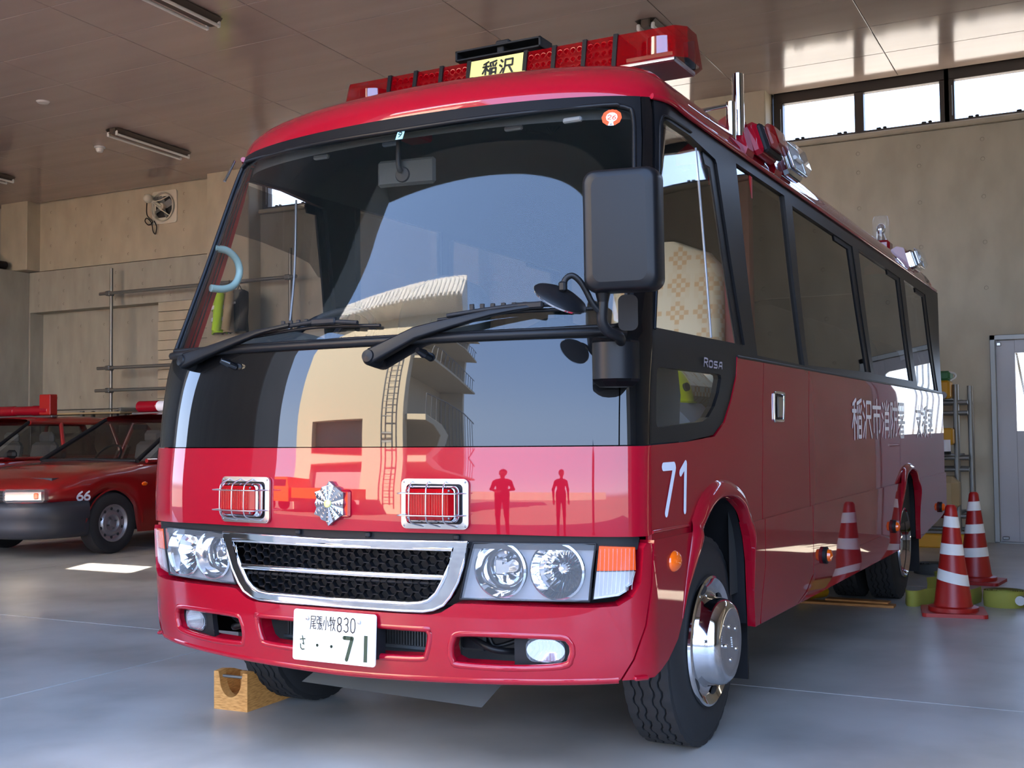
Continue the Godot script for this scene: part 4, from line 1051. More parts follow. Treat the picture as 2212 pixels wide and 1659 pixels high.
	for e in [[0, -1.0], [6, 1.0]]:
		var r0: PackedVector3Array = rows[e[0]]; var c0 := b.vert(V(0, 0, r0[0].z + 0.001 * e[1]), V(0, 0, e[1])); var f0 := b.v.size()
		for q in r0: b.vert(q, V(q.x * 0.6, q.y * 0.3, 1.0 * e[1]).normalized() if e[0] == 6 else V(0, 0, -1))
		for k in r0.size(): b.face(c0, f0 + k, f0 + (k + 1) % r0.size())
	var hd := put("mirror_head", b, M.black_satin, R); hd.position = V(1.046, 1.695, 0.10); hd.rotation = V(0.02, 0.16, 0.0)
	b = MB.new(); b.extrude(rounded(-0.098, 0.098, -0.16, 0.16, 0.03, 6), 0.002, Transform3D(Basis(), V(0, 0, -0.041))); var gl := put("mirror_glass", b, M.chrome, R); gl.transform = hd.transform
	b = MB.new(); b.cyl(V(0.978, 1.545, 0.09), V(0.978, 1.495, 0.09), 0.028, 0.016, 14); b.tube(smooth_path([V(0.978, 1.50, 0.09), V(0.974, 1.44, 0.088), V(0.985, 1.412, 0.07), V(1.0, 1.40, 0.03), V(0.985, 1.385, -0.02)], 6), 0.016, 12); put("arm", b, M.black_satin, R)
	b = MB.new(); b.lathe(PackedVector2Array([Vector2(0, -0.078), Vector2(0.7, -0.075), Vector2(0.96, -0.060), Vector2(1.0, -0.052), Vector2(1.0, 0.056), Vector2(0.96, 0.062), Vector2(0, 0.064)]), Transform3D(Basis(Vector3.UP, -0.5) * Basis.from_scale(V(0.072, 1, 0.075)), V(0.952, 1.332, -0.06)), 10, 20.0); put("bracket", b, M.black_satin, R)
	b = MB.new(); b.box(V(0.90, 1.335, -0.09), V(0.06, 0.10, 0.08), Basis(Vector3.UP, 0.6), 0.012); put("bracket_foot", b, M.black_satin, R)
	var U := part("round_mirror", B, "small round black under-view mirror on a hooked arm")
	var nn := V(0.52, 0.78, 0.19).normalized()
	b = MB.new(); b.lathe(PackedVector2Array([Vector2(0, 0.012), Vector2(0.05, 0.008), Vector2(0.078, -0.004), Vector2(0.082, -0.010), Vector2(0.078, -0.014), Vector2(0, -0.014)]), Transform3D(MB.frame(nn), V(0.875, 1.516, 0.15)), 32); put("mirror_shell", b, M.black_satin, U)
	b = MB.new(); b.lathe(PackedVector2Array([Vector2(0.083, -0.010), Vector2(0.08, -0.016)]), Transform3D(MB.frame(nn), V(0.875, 1.516, 0.15)), 32); put("rim", b, M.chrome, U)
	b = MB.new(); b.tube(smooth_path([V(0.883, 1.538, 0.155), V(0.890, 1.562, 0.152), V(0.91, 1.570, 0.145), V(0.932, 1.545, 0.13), V(0.955, 1.49, 0.11), V(0.975, 1.46, 0.09)], 6), 0.009, 10); b.box(V(0.882, 1.540, 0.155), V(0.022, 0.03, 0.022), Basis(), 0.005); put("arm", b, M.black_satin, U)
	b = MB.new(); b.extrude(rounded(-0.03, 0.03, -0.055, 0.055, 0.02), 0.006, Transform3D(Basis(Vector3.UP, 0.3), V(0.965, 1.485, -0.13))); put("mirror_label", b, M.black_plastic, U)

func side_fittings(B: Node3D) -> void:
	for sg in [1, -1]:
		var b := MB.new(); b.ball(SP(sg * 1.235, 0.712, 0.012), V(0.022, 0.034, 0.050), 18, 10); put("side_marker", b, M.amber, B)
		for a in [3.256, 5.062, 7.025]:
			var K := part("marker_lamp", B)
			b = MB.new(); b.lathe(PackedVector2Array([Vector2(0.040, 0.0), Vector2(0.040, 0.018), Vector2(0.030, 0.022)]), Transform3D(MB.frame(V(sg, 0, 0)), SP(sg * a, 0.535, 0.012)), 18); put("bezel", b, M.black_plastic, K)
			b = MB.new(); b.lathe(PackedVector2Array([Vector2(0.031, 0.018), Vector2(0.026, 0.036), Vector2(0, 0.044)]), Transform3D(MB.frame(V(sg, 0, 0)), SP(sg * a, 0.535, 0.012)), 18); put("lens", b, M.amber, K)
	var m := on_bus(0.0055)
	# door handle in a chrome rimmed recess
	var H := part("door_handle", B, "black recessed door handle with chrome rim")
	var ho := P2([2.46, 1.17, 2.48, 1.165, 2.58, 1.165, 2.60, 1.175, 2.605, 1.268, 2.59, 1.28, 2.47, 1.28, 2.455, 1.268])
	var pts := []
	for q in ho: pts.append(SP(q.x, q.y, 0.006))
	var b := MB.new(); b.tube(smooth_path(pts, 3, true), 0.007, 8, true); put("rim", b, M.chrome, H)
	put("recess", patch(ho, [], 0.004, 0.0), M.black_plastic, H)
	b = MB.new(); b.box(SP(2.515, 1.222, 0.014), V(0.012, 0.092, 0.075), Basis(), 0.006); put("grip", b, M.chrome, H)
	b = MB.new(); b.cyl(SP(2.585, 1.255, 0.004), SP(2.585, 1.255, 0.010), 0.008, 0.008, 10); put("lock", b, M.dull_steel, H)
	# lettering
	var L := part("side_number", B, "white fleet number 71")
	b = MB.new(); ribbon(b, P2([1.172, -1.012, 1.268, -1.012, 1.272, -1.006, 1.195, -0.866]), 0.0135, m); put("digit_7", b, M.white_vinyl, L)
	b = MB.new(); ribbon(b, P2([1.330, -0.988, 1.378, -1.016, 1.366, -0.864]), 0.0125, m); put("digit_1", b, M.white_vinyl, L)
	L = part("department_name", B, "white painted characters naming the fire department")
	for k in 6:
		b = MB.new(); strokes(b, ["稲", "沢", "市", "消", "防", "署"][k], 3.985 + 0.276 * k, -1.300, 0.258, 0.228, 0.0105, m); put("character", b, M.white_vinyl, L)
	L = part("vehicle_type_name", B)
	for k in 3:
		b = MB.new(); strokes(b, ["支", "援", "車"][k], 6.08 + 0.262 * k, -1.292, 0.24, 0.222, 0.0105, m); put("character", b, M.white_vinyl, L)
	L = part("model_name", B, "small grey model lettering on the black corner panel")
	for k in 4:
		b = MB.new(); strokes(b, ["R", "o", "s", "A"][k], 1.548 + 0.054 * k, -1.378, 0.078, 0.030, 0.0030, m); put("letter", b, M.grey_vinyl, L)
	b = MB.new(); ribbon(b, P2([7.16, -0.555, 7.16, -0.635]), 0.016, m); put("reflector_strip", b, M.cone_red, B)
	b = MB.new(); b.bx(0.66, 0.94, 0.14, 0.62, -1.40, -1.385); put("mud_flap", b, M.black_plastic, B)
	b = MB.new(); b.bx(0.5, 0.96, 0.12, 0.55, -5.50, -5.485); put("mud_flap", b, M.black_plastic, B)
	b = MB.new(); b.grid([PackedVector3Array([V(0.93, 0.80, -1.17), V(0.93, 0.62, -1.27), V(0.93, 0.45, -1.30), V(0.93, 0.32, -1.31)]), PackedVector3Array([V(0.75, 0.80, -1.20), V(0.75, 0.62, -1.31), V(0.75, 0.45, -1.35), V(0.75, 0.32, -1.37)])]); put("splash_guard", b, M.car_bumper, B)

func roof_fittings(B: Node3D) -> void:
	# light bar
	var L := part("light_bar", B, "long red roof light bar with a yellow name panel")
	var x0 := -0.815; var x1 := 0.815; var z0 := -1.08; var z1 := -1.34; var yb := 2.566; var yt := 2.713
	var b := MB.new(); b.bx(x0 + 0.03, x1 - 0.03, yb, yb + 0.022, z1 + 0.01, z0 - 0.012, 0.006); put("tray", b, M.steel, L)
	var dv := [-0.556, -0.42, -0.287, -0.148, 0.124, 0.257, 0.394, 0.53]
	var ed := [x0] + dv + [x1]
	for k in 9:
		var l: float = ed[k]; var r: float = ed[k + 1]
		if k == 4:
			b = MB.new(); b.extrude(P2([z0 + 0.004, yb + 0.012, z0 - 0.026, yt, z1 + 0.03, yt, z1, yb + 0.012]), r - l, Transform3D(Basis(V(0, 0, 1), V(0, 1, 0), V(-1, 0, 0)), V(r, 0, 0))); put("name_panel", b, M.sign_yellow, L)
			b = MB.new(); var f := func(p: Vector2) -> Array: return [V(p.x, -p.y, z0 + 0.0058 - (-p.y - yb - 0.012) / (yt - yb - 0.012) * 0.03), V(0, 0.22, 1).normalized()]
			strokes(b, "稲", -0.078, -2.702, 0.070, 0.078, 0.0046, f); strokes(b, "沢", 0.002, -2.702, 0.070, 0.078, 0.0046, f); put("name_characters", b, M.black_print, L)
			continue
		b = MB.new()
		if k == 0 or k == 8:
			var s := -1.0 if k == 0 else 1.0; var xe := x0 if k == 0 else x1; var xi := r if k == 0 else l
			var pl := P2([xi, -z0, xe - s * 0.025, -z0, xe + s * 0.012, -z0 + 0.04, xe + s * 0.012, -z1 - 0.05, xe - s * 0.03, -z1, xi, -z1])
			var r0 := PackedVector3Array(); var r1 := PackedVector3Array()
			for q in pl: r0.append(V(q.x, yb + 0.012, -q.y)); r1.append(V(q.x - (s * 0.012 if absf(q.x - xi) > 0.01 else 0.0), yt, -q.y + (-0.03 if q.y < 1.13 else 0.03)))
			for i in 6: b.quad(r0[i], r0[(i + 1) % 6], r1[(i + 1) % 6], r1[i], ((r0[i] + r0[(i + 1) % 6]) / 2 - V((xi + xe) / 2, yb, -1.21)).slide((r0[(i + 1) % 6] - r0[i]).normalized()).slide((r1[i] - r0[i]).normalized()).normalized())
			b.quad(r1[0], r1[1], r1[4], r1[5], Vector3.UP); b.quad(r1[1], r1[2], r1[3], r1[4], Vector3.UP)
		else: b.extrude(P2([z0, yb + 0.012, z0 - 0.03, yt, z1 + 0.03, yt, z1, yb + 0.012]), r - l, Transform3D(Basis(V(0, 0, 1), V(0, 1, 0), V(-1, 0, 0)), V(r, 0, 0)))
		put("red_lens", b, M.red_lens, L)
		if k == 0 or k == 8:
			b = MB.new(); b.lathe(PackedVector2Array([Vector2(0.09, -0.05), Vector2(0.085, 0.05), Vector2(0.03, 0.055)]), Transform3D(Basis(), V((l + r) / 2 - (0.02 if k == 0 else -0.02), 2.635, -1.2)), 20); b.box(V((l + r) / 2, 2.60, -1.19), V(0.2, 0.02, 0.18), Basis(), 0.003); put("rotator", b, M.chrome, L)
			b = MB.new(); b.bx(l + 0.02, r - 0.02, yb + 0.02, yt - 0.012, -1.305, -1.29); put("lamp_backing", b, M.black_metal_and_hole_shade, L)
		else:
			b = MB.new(); b.bx(l + 0.012, r - 0.012, yb + 0.026, yt - 0.016, -1.14, -1.125, 0.003); put("led_board", b, M.trim_red, L)
			for i in 4:
				for j in 3:
					b = MB.new(); b.lathe(PackedVector2Array([Vector2(0.013, 0.02), Vector2(0.011, 0.02), Vector2(0.005, 0.002), Vector2(0, 0.002)]), Transform3D(Basis(Vector3.RIGHT, PI / 2), V(l + 0.024 + (r - l - 0.048) * i / 3.0, yb + 0.045 + 0.036 * j, -1.125)), 10); put("led", b, M.red_plastic, L)
	for x in dv:
		b = MB.new(); b.extrude(P2([z0 + 0.008, yb + 0.002, z0 - 0.022, yt + 0.005, z1 + 0.03, yt + 0.005, z1, yb + 0.002]), 0.018, Transform3D(Basis(V(0, 0, 1), V(0, 1, 0), V(-1, 0, 0)), V(x + 0.009, 0, 0))); put("divider", b, M.black_satin, L)
	for s in [-0.5, 0.5]:
		b = MB.new(); b.bx(s - 0.06, s + 0.06, 2.44, yb, -1.28, -1.12, 0.01); put("mount", b, M.red_paint, L)
	# loudspeaker slot horn
	var Hn := part("loudspeaker", B, "flat black loudspeaker horn behind the light bar")
	b = MB.new(); var hx0 := -0.365; var hx1 := 0.07; var hy0 := 2.818; var hy1 := 2.866; var hz := -1.35
	b.bx(hx0, hx1, hy0, hy0 + 0.009, hz - 0.12, hz, 0.002); b.bx(hx0, hx1, hy1 - 0.009, hy1, hz - 0.12, hz, 0.002); b.bx(hx0, hx0 + 0.010, hy0, hy1, hz - 0.12, hz, 0.002); b.bx(hx1 - 0.010, hx1, hy0, hy1, hz - 0.12, hz, 0.002)
	put("horn_mouth", b, M.black_plastic, Hn)
	b = MB.new(); b.bx(hx0 + 0.005, hx1 - 0.005, hy0 + 0.005, hy1 - 0.005, hz - 0.12, hz - 0.10); put("horn_throat", b, M.black_metal_and_hole_shade, Hn)
	b = MB.new(); b.bx(-0.178, -0.108, hy1 - 0.01, hy1 + 0.03, hz - 0.14, hz - 0.04, 0.006); b.bx(-0.16, -0.125, hy0, hy1, hz - 0.10, hz - 0.02, 0.004); b.bx(-0.165, -0.12, 2.50, hy0, hz - 0.12, hz - 0.08); put("driver_unit", b, M.black_plastic, Hn)
	# side flashers and work lamps on the roof edge
	for s in [[-1.62, "side_flasher", "red", 0.30], [-2.06, "work_lamp", "clear", 0.32], [-5.62, "work_lamp", "clear", 0.34]]:
		var K := part(s[1], B); var len: float = s[3]
		K.position = V(0.885, 2.275, s[0]); K.rotation = V(0, -PI / 2 + 0.0, 0.0)
		# local: +z points back to world -x after the turn; build in plain axes instead
		K.rotation = Vector3.ZERO
		b = MB.new(); b.extrude(P2([-0.26, -0.02, 0.04, -0.02, 0.055, 0.02, 0.02, 0.155, -0.03, 0.17, -0.16, 0.10, -0.26, 0.03]), len * 0.34, Transform3D(Basis(), V(0, 0.0, 0.0))); b.box(V(-0.06, 0.0, -0.10), V(0.22, 0.05, 0.24), Basis(Vector3.BACK, -0.2), 0.02); put("housing", b, M.red_paint, K)
		var tl := Basis(Vector3.BACK, 0.30)
		b = MB.new(); b.box(V(0.05, 0.085, -0.12), V(0.06, 0.145, 0.24), tl, 0.018); put("lamp_body", b, M.red_paint if s[2] == "red" else M.chrome, K)
		if s[2] == "red":
			b = MB.new(); b.box(V(0.085, 0.085, -0.12), V(0.03, 0.13, 0.22), tl, 0.01); put("bezel", b, M.black_plastic, K)
			b = MB.new(); b.box(V(0.115, 0.092, -0.12), V(0.05, 0.115, 0.20), tl, 0.02); put("lens", b, M.red_lens, K)
			b = MB.new(); b.box(V(0.098, 0.09, -0.12), V(0.012, 0.09, 0.17), tl, 0.003); put("reflector", b, M.steel, K)
		else:
			b = MB.new(); b.box(V(0.086, 0.10, -0.12), V(0.010, 0.115, 0.205), tl, 0.004); put("reflector", b, M.dull_steel, K)
			b = MB.new(); b.cyl(V(0.098, 0.10, -0.18), V(0.098, 0.10, -0.06), 0.010, 0.010, 10); put("bulb", b, M.white_enamel, K)
			b = MB.new(); b.box(V(0.10, 0.10, -0.12), V(0.05, 0.13, 0.225), tl, 0.02); put("lens", b, M.lens_clear, K)
			b = MB.new()
			var rr := rounded(-0.112, 0.112, -0.066, 0.066, 0.02); var pp := PackedVector3Array()
			for q in rr: pp.append(V(0.09, 0.10, -0.12) + tl * V(0.0, q.y, q.x))
			b.tube(pp, 0.006, 8, true); put("rim", b, M.chrome, K)
	# chrome uprights of the whip aerial
	for sg in [1, -1]:
		var A := part("aerial_mount", B)
		b = MB.new(); b.cyl(V(sg * 0.90, 2.35, -1.53), V(sg * 0.90, 2.612, -1.53), 0.024, 0.024, 20); put("long_tube", b, M.chrome, A)
		b = MB.new(); b.cyl(V(sg * 0.895, 2.31, -1.44), V(sg * 0.895, 2.472, -1.44), 0.020, 0.020, 20); b.cyl(V(sg * 0.895, 2.28, -1.40), V(sg * 0.895, 2.315, -1.44), 0.014, 0.018, 12); put("short_tube", b, M.chrome, A)
		b = MB.new(); b.cyl(V(sg * 0.74, 2.41, -1.30), V(sg * 0.89, 2.462, -1.44), 0.008, 0.008, 8); b.box(V(sg * 0.74, 2.41, -1.30), V(0.03, 0.03, 0.03), Basis(), 0.008); put("stay", b, M.chrome, A)
	b = MB.new(); b.cyl(V(-0.940, 2.165, -0.463), V(-0.928, 2.258, -0.51), 0.006, 0.006, 8); put("rain_deflector", b, M.chrome, B)
	# clear beacon near the tail
	var K := part("beacon", B, "clear domed beacon on a red foot")
	b = MB.new(); b.bx(0.56, 0.70, 2.44, 2.60, -6.28, -6.12, 0.02); put("foot", b, M.red_paint, K)
	b = MB.new(); b.lathe(PackedVector2Array([Vector2(0.062, 0.0), Vector2(0.066, 0.02), Vector2(0.066, 0.16), Vector2(0.052, 0.195), Vector2(0, 0.205)]), Transform3D(Basis(), V(0.625, 2.60, -6.2)), 24); put("dome", b, M.lens_clear, K)
	b = MB.new(); b.ball(V(0.625, 2.695, -6.2), V(0.036, 0.045, 0.036), 16, 10); b.cyl(V(0.625, 2.60, -6.2), V(0.625, 2.66, -6.2), 0.045, 0.02, 14); put("reflector", b, M.chrome, K)

func tyre(parent: Node3D, R: float, w: float) -> void:   # axis along x, outer face at x = 0, inner at x = -w
	var xf := Transform3D(Basis(V(0, 0, 1), V(1, 0, 0), V(0, 1, 0)), Vector3.ZERO)
	var b := MB.new()
	b.lathe(PackedVector2Array([Vector2(0.20, -0.015), Vector2(0.225, -0.004), Vector2(0.27, 0.0), Vector2(0.32, -0.006), Vector2(R - 0.022, -0.016), Vector2(R - 0.012, -0.024), Vector2(R - 0.010, -w / 2), Vector2(R - 0.012, -w + 0.024), Vector2(R - 0.022, -w + 0.016), Vector2(0.32, -w + 0.006), Vector2(0.27, -w), Vector2(0.20, -w + 0.02)]), xf, 64); put("tyre", b, M.rubber, parent)
	var tw := w - 0.036; var lanes := [[0.0, 0.20], [0.225, 0.37], [0.395, 0.605], [0.63, 0.775], [0.80, 1.0]]
	var n := 132
	var tr := MB.new()
	for li in lanes.size():
		var rows := []
		for i in n + 1:
			var t := TAU * i / n; var zg := 0.0045 * (1.0 if (i / 2) % 2 == 0 else -1.0)
			var x0: float = -0.018 - tw * lanes[li][0] + (0.0 if li == 0 else zg); var x1: float = -0.018 - tw * lanes[li][1] + (0.0 if li == 4 else zg)
			var row := PackedVector3Array(); var d := V(0, cos(t), sin(t))
			var rt := R - 0.0045 * (1.0 if (li == 2 and i % 6 == 0) or ((li == 0 or li == 4) and i % 4 == 0) else 0.0)
			for q in [[x0, R - 0.02], [x0 - 0.0008, rt - 0.001], [x0 - 0.003, rt], [x1 + 0.003, rt], [x1 + 0.0008, rt - 0.001], [x1, R - 0.02]]: row.append(V(q[0], d.y * q[1], d.z * q[1]))
			rows.append(row)
		tr.grid(rows, false, true)
	put("tread", tr, M.rubber, parent)

func wheels(B: Node3D) -> void:
	for s in [[0.945, -0.895, 1, 0], [-0.945, -0.895, -1, 0], [0.945, -4.955, 1, 1], [-0.945, -4.955, -1, 1]]:
		var W := part("wheel", B); W.position = V(s[0], 0.372, s[1]); W.rotation.y = 0.0 if s[2] > 0 else PI
		tyre(W, 0.372, 0.205)
		if s[3] == 1:
			var W2 := part("inner_wheel", B); W2.position = V(s[0] - s[2] * 0.235, 0.372, s[1]); W2.rotation.y = W.rotation.y; tyre(W2, 0.372, 0.205)
		var xf := Transform3D(Basis(V(0, 0, 1), V(1, 0, 0), V(0, 1, 0)), V(0.0, 0, 0)); var b := MB.new()
		if s[3] == 0:
			b.lathe(PackedVector2Array([Vector2(0.222, -0.01), Vector2(0.232, 0.002), Vector2(0.230, 0.012), Vector2(0.222, 0.016), Vector2(0.205, 0.006), Vector2(0.185, -0.004), Vector2(0.165, -0.002), Vector2(0.158, 0.012), Vector2(0.154, 0.045), Vector2(0.148, 0.066), Vector2(0.135, 0.080), Vector2(0.118, 0.085), Vector2(0.112, 0.083), Vector2(0.06, 0.085), Vector2(0, 0.086)]), xf, 72)
			put("wheel_cover", b, M.chrome, W)
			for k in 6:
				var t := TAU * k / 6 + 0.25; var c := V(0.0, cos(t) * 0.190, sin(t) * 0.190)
				b = MB.new(); b.lathe(PackedVector2Array([Vector2(0, 0.004), Vector2(0.8, 0.004), Vector2(1.0, 0.0)]), Transform3D(Basis(V(0, -sin(t), cos(t)) * 0.034, V(1, 0, 0), V(0, cos(t), sin(t)) * 0.014), c), 16); put("hand_hole_shade", b, M.black_metal_and_hole_shade, W)  # solid oval, the shade of a hole put into its dark colour
			for k in 5:
				var t := TAU * k / 5 + 0.4
				b = MB.new(); b.ball(V(0.086, cos(t) * 0.062, sin(t) * 0.062), V(0.005, 0.008, 0.008), 10, 6); put("cover_screw", b, M.chrome, W)
			for k in 5:
				b = MB.new(); b.ball(V(0.087, 0.016 - 0.008 * k, 0.006 - 0.002 * k), V(0.002, 0.003, 0.003), 6, 4); put("stamp", b, M.white_enamel, W)
		else:
			b.lathe(PackedVector2Array([Vector2(0.222, -0.01), Vector2(0.232, 0.002), Vector2(0.230, 0.012), Vector2(0.218, 0.014), Vector2(0.208, -0.004), Vector2(0.196, -0.05), Vector2(0.18, -0.075), Vector2(0.12, -0.085), Vector2(0.10, -0.080), Vector2(0.092, -0.03), Vector2(0.08, -0.018), Vector2(0, -0.015)]), xf, 72)
			put("wheel_cover", b, M.chrome, W)
			for k in 6:
				var t := TAU * k / 6
				b = MB.new(); b.cyl(V(-0.085, cos(t) * 0.128, sin(t) * 0.128), V(-0.055, cos(t) * 0.128, sin(t) * 0.128), 0.014, 0.011, 6); put("wheel_nut", b, M.chrome, W)
	var ax := MB.new(); ax.cyl(V(-0.75, 0.372, -0.895), V(0.75, 0.372, -0.895), 0.05, 0.05); ax.cyl(V(-0.6, 0.372, -4.955), V(0.6, 0.372, -4.955), 0.08, 0.08); put("axle", ax, M.black_metal_and_hole_shade, B)

func seat(B: Node3D, at: Vector3, w: float, m: Material) -> void:
	var K := part("seat", B); K.position = at
	var b := MB.new(); b.box(V(0, 0.42, 0.12), V(w, 0.16, 0.52), Basis(), 0.06); put("cushion", b, m, K)
	var rows := []
	for i in 12:
		var t := i / 11.0; var y := 0.46 + 0.62 * t; var hw := w / 2 * (1.0 - 0.05 * t) * (sqrt(1.0 - pow(maxf(0.0, (t - 0.72) / 0.285), 2)) if t > 0.72 else 1.0)
		var row := PackedVector3Array(); var dz := -0.16 - 0.12 * t
		for k in 16:
			var th := TAU * k / 16
			row.append(V(signf(cos(th)) * pow(absf(cos(th)), 0.5) * hw, y, dz + signf(sin(th)) * pow(absf(sin(th)), 0.6) * 0.075))
		rows.append(row)
	b = MB.new(); b.grid(rows, true, true); put("backrest", b, m, K)
	b = MB.new(); b.bx(-w / 2 + 0.05, w / 2 - 0.05, 0, 0.36, -0.1, 0.3, 0.01); put("pedestal", b, M.trim_dark, K)

func cabin(B: Node3D) -> void:
	var im := Image.create(96, 96, false, Image.FORMAT_RGB8)
	for y in 96:
		for x in 96:
			var c := Color(0.80, 0.75, 0.64)
			var u := x / 8; var v := y / 8
			var d: int = absi((u % 6) - 3) + absi((v % 6) - 3)
			if (u + v) % 2 == 0 and d < 4: c = Color(0.76, 0.61, 0.42)
			im.set_pixel(x, y, c)
	var cm: StandardMaterial3D = mat("checked_cover", Color(0.95, 0.95, 0.93), 0.7)
	cm.albedo_texture = ImageTexture.create_from_image(im); cm.uv1_triplanar = true; cm.uv1_scale = V(4.2, 4.2, 4.2)
	seat(B, V(0.56, 0.86, -1.35), 0.52, cm)
	seat(B, V(-0.58, 0.80, -1.35), 0.50, M.trim_dark)
	for i in 4:
		for x in [-0.62, 0.62]: seat(B, V(x, 0.70, -2.6 - 0.85 * i), 0.55, M.trim_dark)
	# dashboard
	var b := MB.new(); var rows := []
	for k in 25:
		var x := -0.93 + 1.86 * k / 24.0; var row := PackedVector3Array()
		var zf := section(1.42).x - section(1.42).z * (1.0 - sqrt(maxf(0.0, 1.0 - x * x))) - 0.04
		var hump := 0.085 * exp(-pow((x + 0.60) / 0.26, 2))
		for q in [[0.0, 1.40], [-0.10, 1.425], [-0.26, 1.44 + hump], [-0.38, 1.44 + hump * 1.05], [-0.44, 1.40 + hump * 0.8], [-0.48, 1.25], [-0.44, 1.0], [-0.40, 0.7]]:
			row.append(V(x, q[1], zf + q[0]))
		rows.append(row)
	b.grid(rows); put("dashboard", b, M.trim_dark, B)
	var W := part("steering_wheel", B); W.position = V(-0.58, 1.50, -0.66); W.basis = Basis(Vector3.RIGHT, 0.75)
	b = MB.new(); var ring := PackedVector3Array()
	for k in 36: ring.append(V(cos(TAU * k / 36) * 0.21, 0, sin(TAU * k / 36) * 0.21))
	b.tube(ring, 0.016, 10, true); put("rim", b, M.black_plastic, W)
	b = MB.new(); b.lathe(PackedVector2Array([Vector2(0.06, -0.05), Vector2(0.07, -0.02), Vector2(0.04, -0.005), Vector2(0, 0)]), Transform3D(), 18)
	for k in 3: b.box(V(cos(TAU * k / 3 + 0.5) * 0.12, -0.02, sin(TAU * k / 3 + 0.5) * 0.12), V(0.17, 0.015, 0.03), Basis(Vector3.UP, -TAU * k / 3 - 0.5), 0.004)
	b.cyl(V(0, -0.3, 0), V(0, -0.04, 0), 0.03, 0.03); put("spokes", b, M.black_plastic, W)
	var R := part("rear_view_mirror", B); R.position = V(-0.043, 2.096, -0.45); R.rotation.y = 0.15
	b = MB.new(); b.box(Vector3.ZERO, V(0.235, 0.10, 0.022), Basis(), 0.010); put("shell", b, M.trim_dark, R)
	b = MB.new(); b.tube(smooth_path([V(-0.015, 0.0, 0.02), V(-0.02, 0.03, 0.03), V(-0.018, 0.15, 0.028)], 5), 0.010, 8); b.lathe(PackedVector2Array([Vector2(0.03, 0.0), Vector2(0.026, 0.006), Vector2(0, 0.008)]), Transform3D(Basis(Vector3.RIGHT, PI / 2), V(-0.012, -0.01, 0.011)), 16); put("stalk", b, M.black_plastic, R)
	b = MB.new(); b.tube(smooth_path([V(-0.90, 1.872, -0.36), V(-0.885, 1.868, -0.42), V(-0.88, 1.835, -0.47), V(-0.88, 1.786, -0.485), V(-0.88, 1.735, -0.455), V(-0.885, 1.712, -0.40), V(-0.90, 1.71, -0.34)], 5), 0.015, 10); put("grab_handle", b, M.pale_green_plastic, B)
	# tinted wind deflector outside the driver's window
	put("window_visor", patch(mirrored(P2([1.13, 1.965, 1.30, 1.955, 1.55, 1.925, 1.66, 1.905, 1.75, 1.85, 1.80, 1.845, 1.66, 2.11, 1.55, 2.15, 1.1, 2.18])), [], 0.02, 0.0), M.visor_tint, B)
	for x in [[-0.42, 2.16], [0.42, 2.16], [-0.12, 2.18], [0.66, 2.15]]:
		b = MB.new(); b.box(V(x[0], x[1] + 0.035, -0.47 + 0.1 * absf(x[0])), V(0.07, 0.018, 0.02), Basis(), 0.005); put("header_clip", b, M.grey_plastic, B)
	# partition post and red trim at the driver's pillar
	b = MB.new(); b.cyl(V(0.05, 1.2, -2.3), V(0.05, 2.45, -2.3), 0.02, 0.02); put("stanchion", b, M.dull_steel, B)
	put("pillar_trim", patch(mirrored(P2([0.968, 1.45, 1.12, 1.45, 1.085, 2.1, 1.06, 2.24, 0.95, 2.24, 0.950, 2.1, 0.972, 1.77])), [], -0.022, 0.0), M.trim_red, B)
	b = MB.new(); b.box(V(0.80, 1.13, -1.00), V(0.26, 0.20, 0.52), Basis(), 0.09); put("wheel_box_cover", b, M.grey_plastic, B)
	b = MB.new(); b.bx(0.80, 0.93, 1.42, 2.2, -1.62, -1.58, 0.01); put("partition", b, M.trim_red, B)
	# yellow shell behind the lower corner window
	var Y := thing("yellow_helmet", "yellow plastic helmet shell with black round boss behind the low corner window", "helmet", V(0.74, 1.23, -1.05))
	b = MB.new(); rows = []
	for i in 9:
		var ph := PI / 2 * i / 8; var row := PackedVector3Array()
		for k in 24:
			var th := TAU * k / 24
			row.append(V(0.10 * cos(th) * cos(ph * 0.98), 0.15 * sin(ph), 0.145 * sin(th) * cos(ph * 0.98)))
		rows.append(row)
	b.grid(rows, true, true); put("shell", b, M.yellow_plastic, Y)
	b = MB.new(); b.lathe(PackedVector2Array([Vector2(0.145, 0), Vector2(0.15, 0.006), Vector2(0.10, 0.012)]), Transform3D(Basis.from_scale(V(0.75, 1, 1.08)), Vector3.ZERO), 24); put("brim", b, M.yellow_plastic, Y)
	b = MB.new(); b.lathe(PackedVector2Array([Vector2(0.016, -0.01), Vector2(0.016, 0.006), Vector2(0, 0.008)]), Transform3D(MB.frame(V(0.9, 0.2, 0.3)), V(0.094, 0.06, 0.035)), 16); put("boss", b, M.black_plastic, Y)

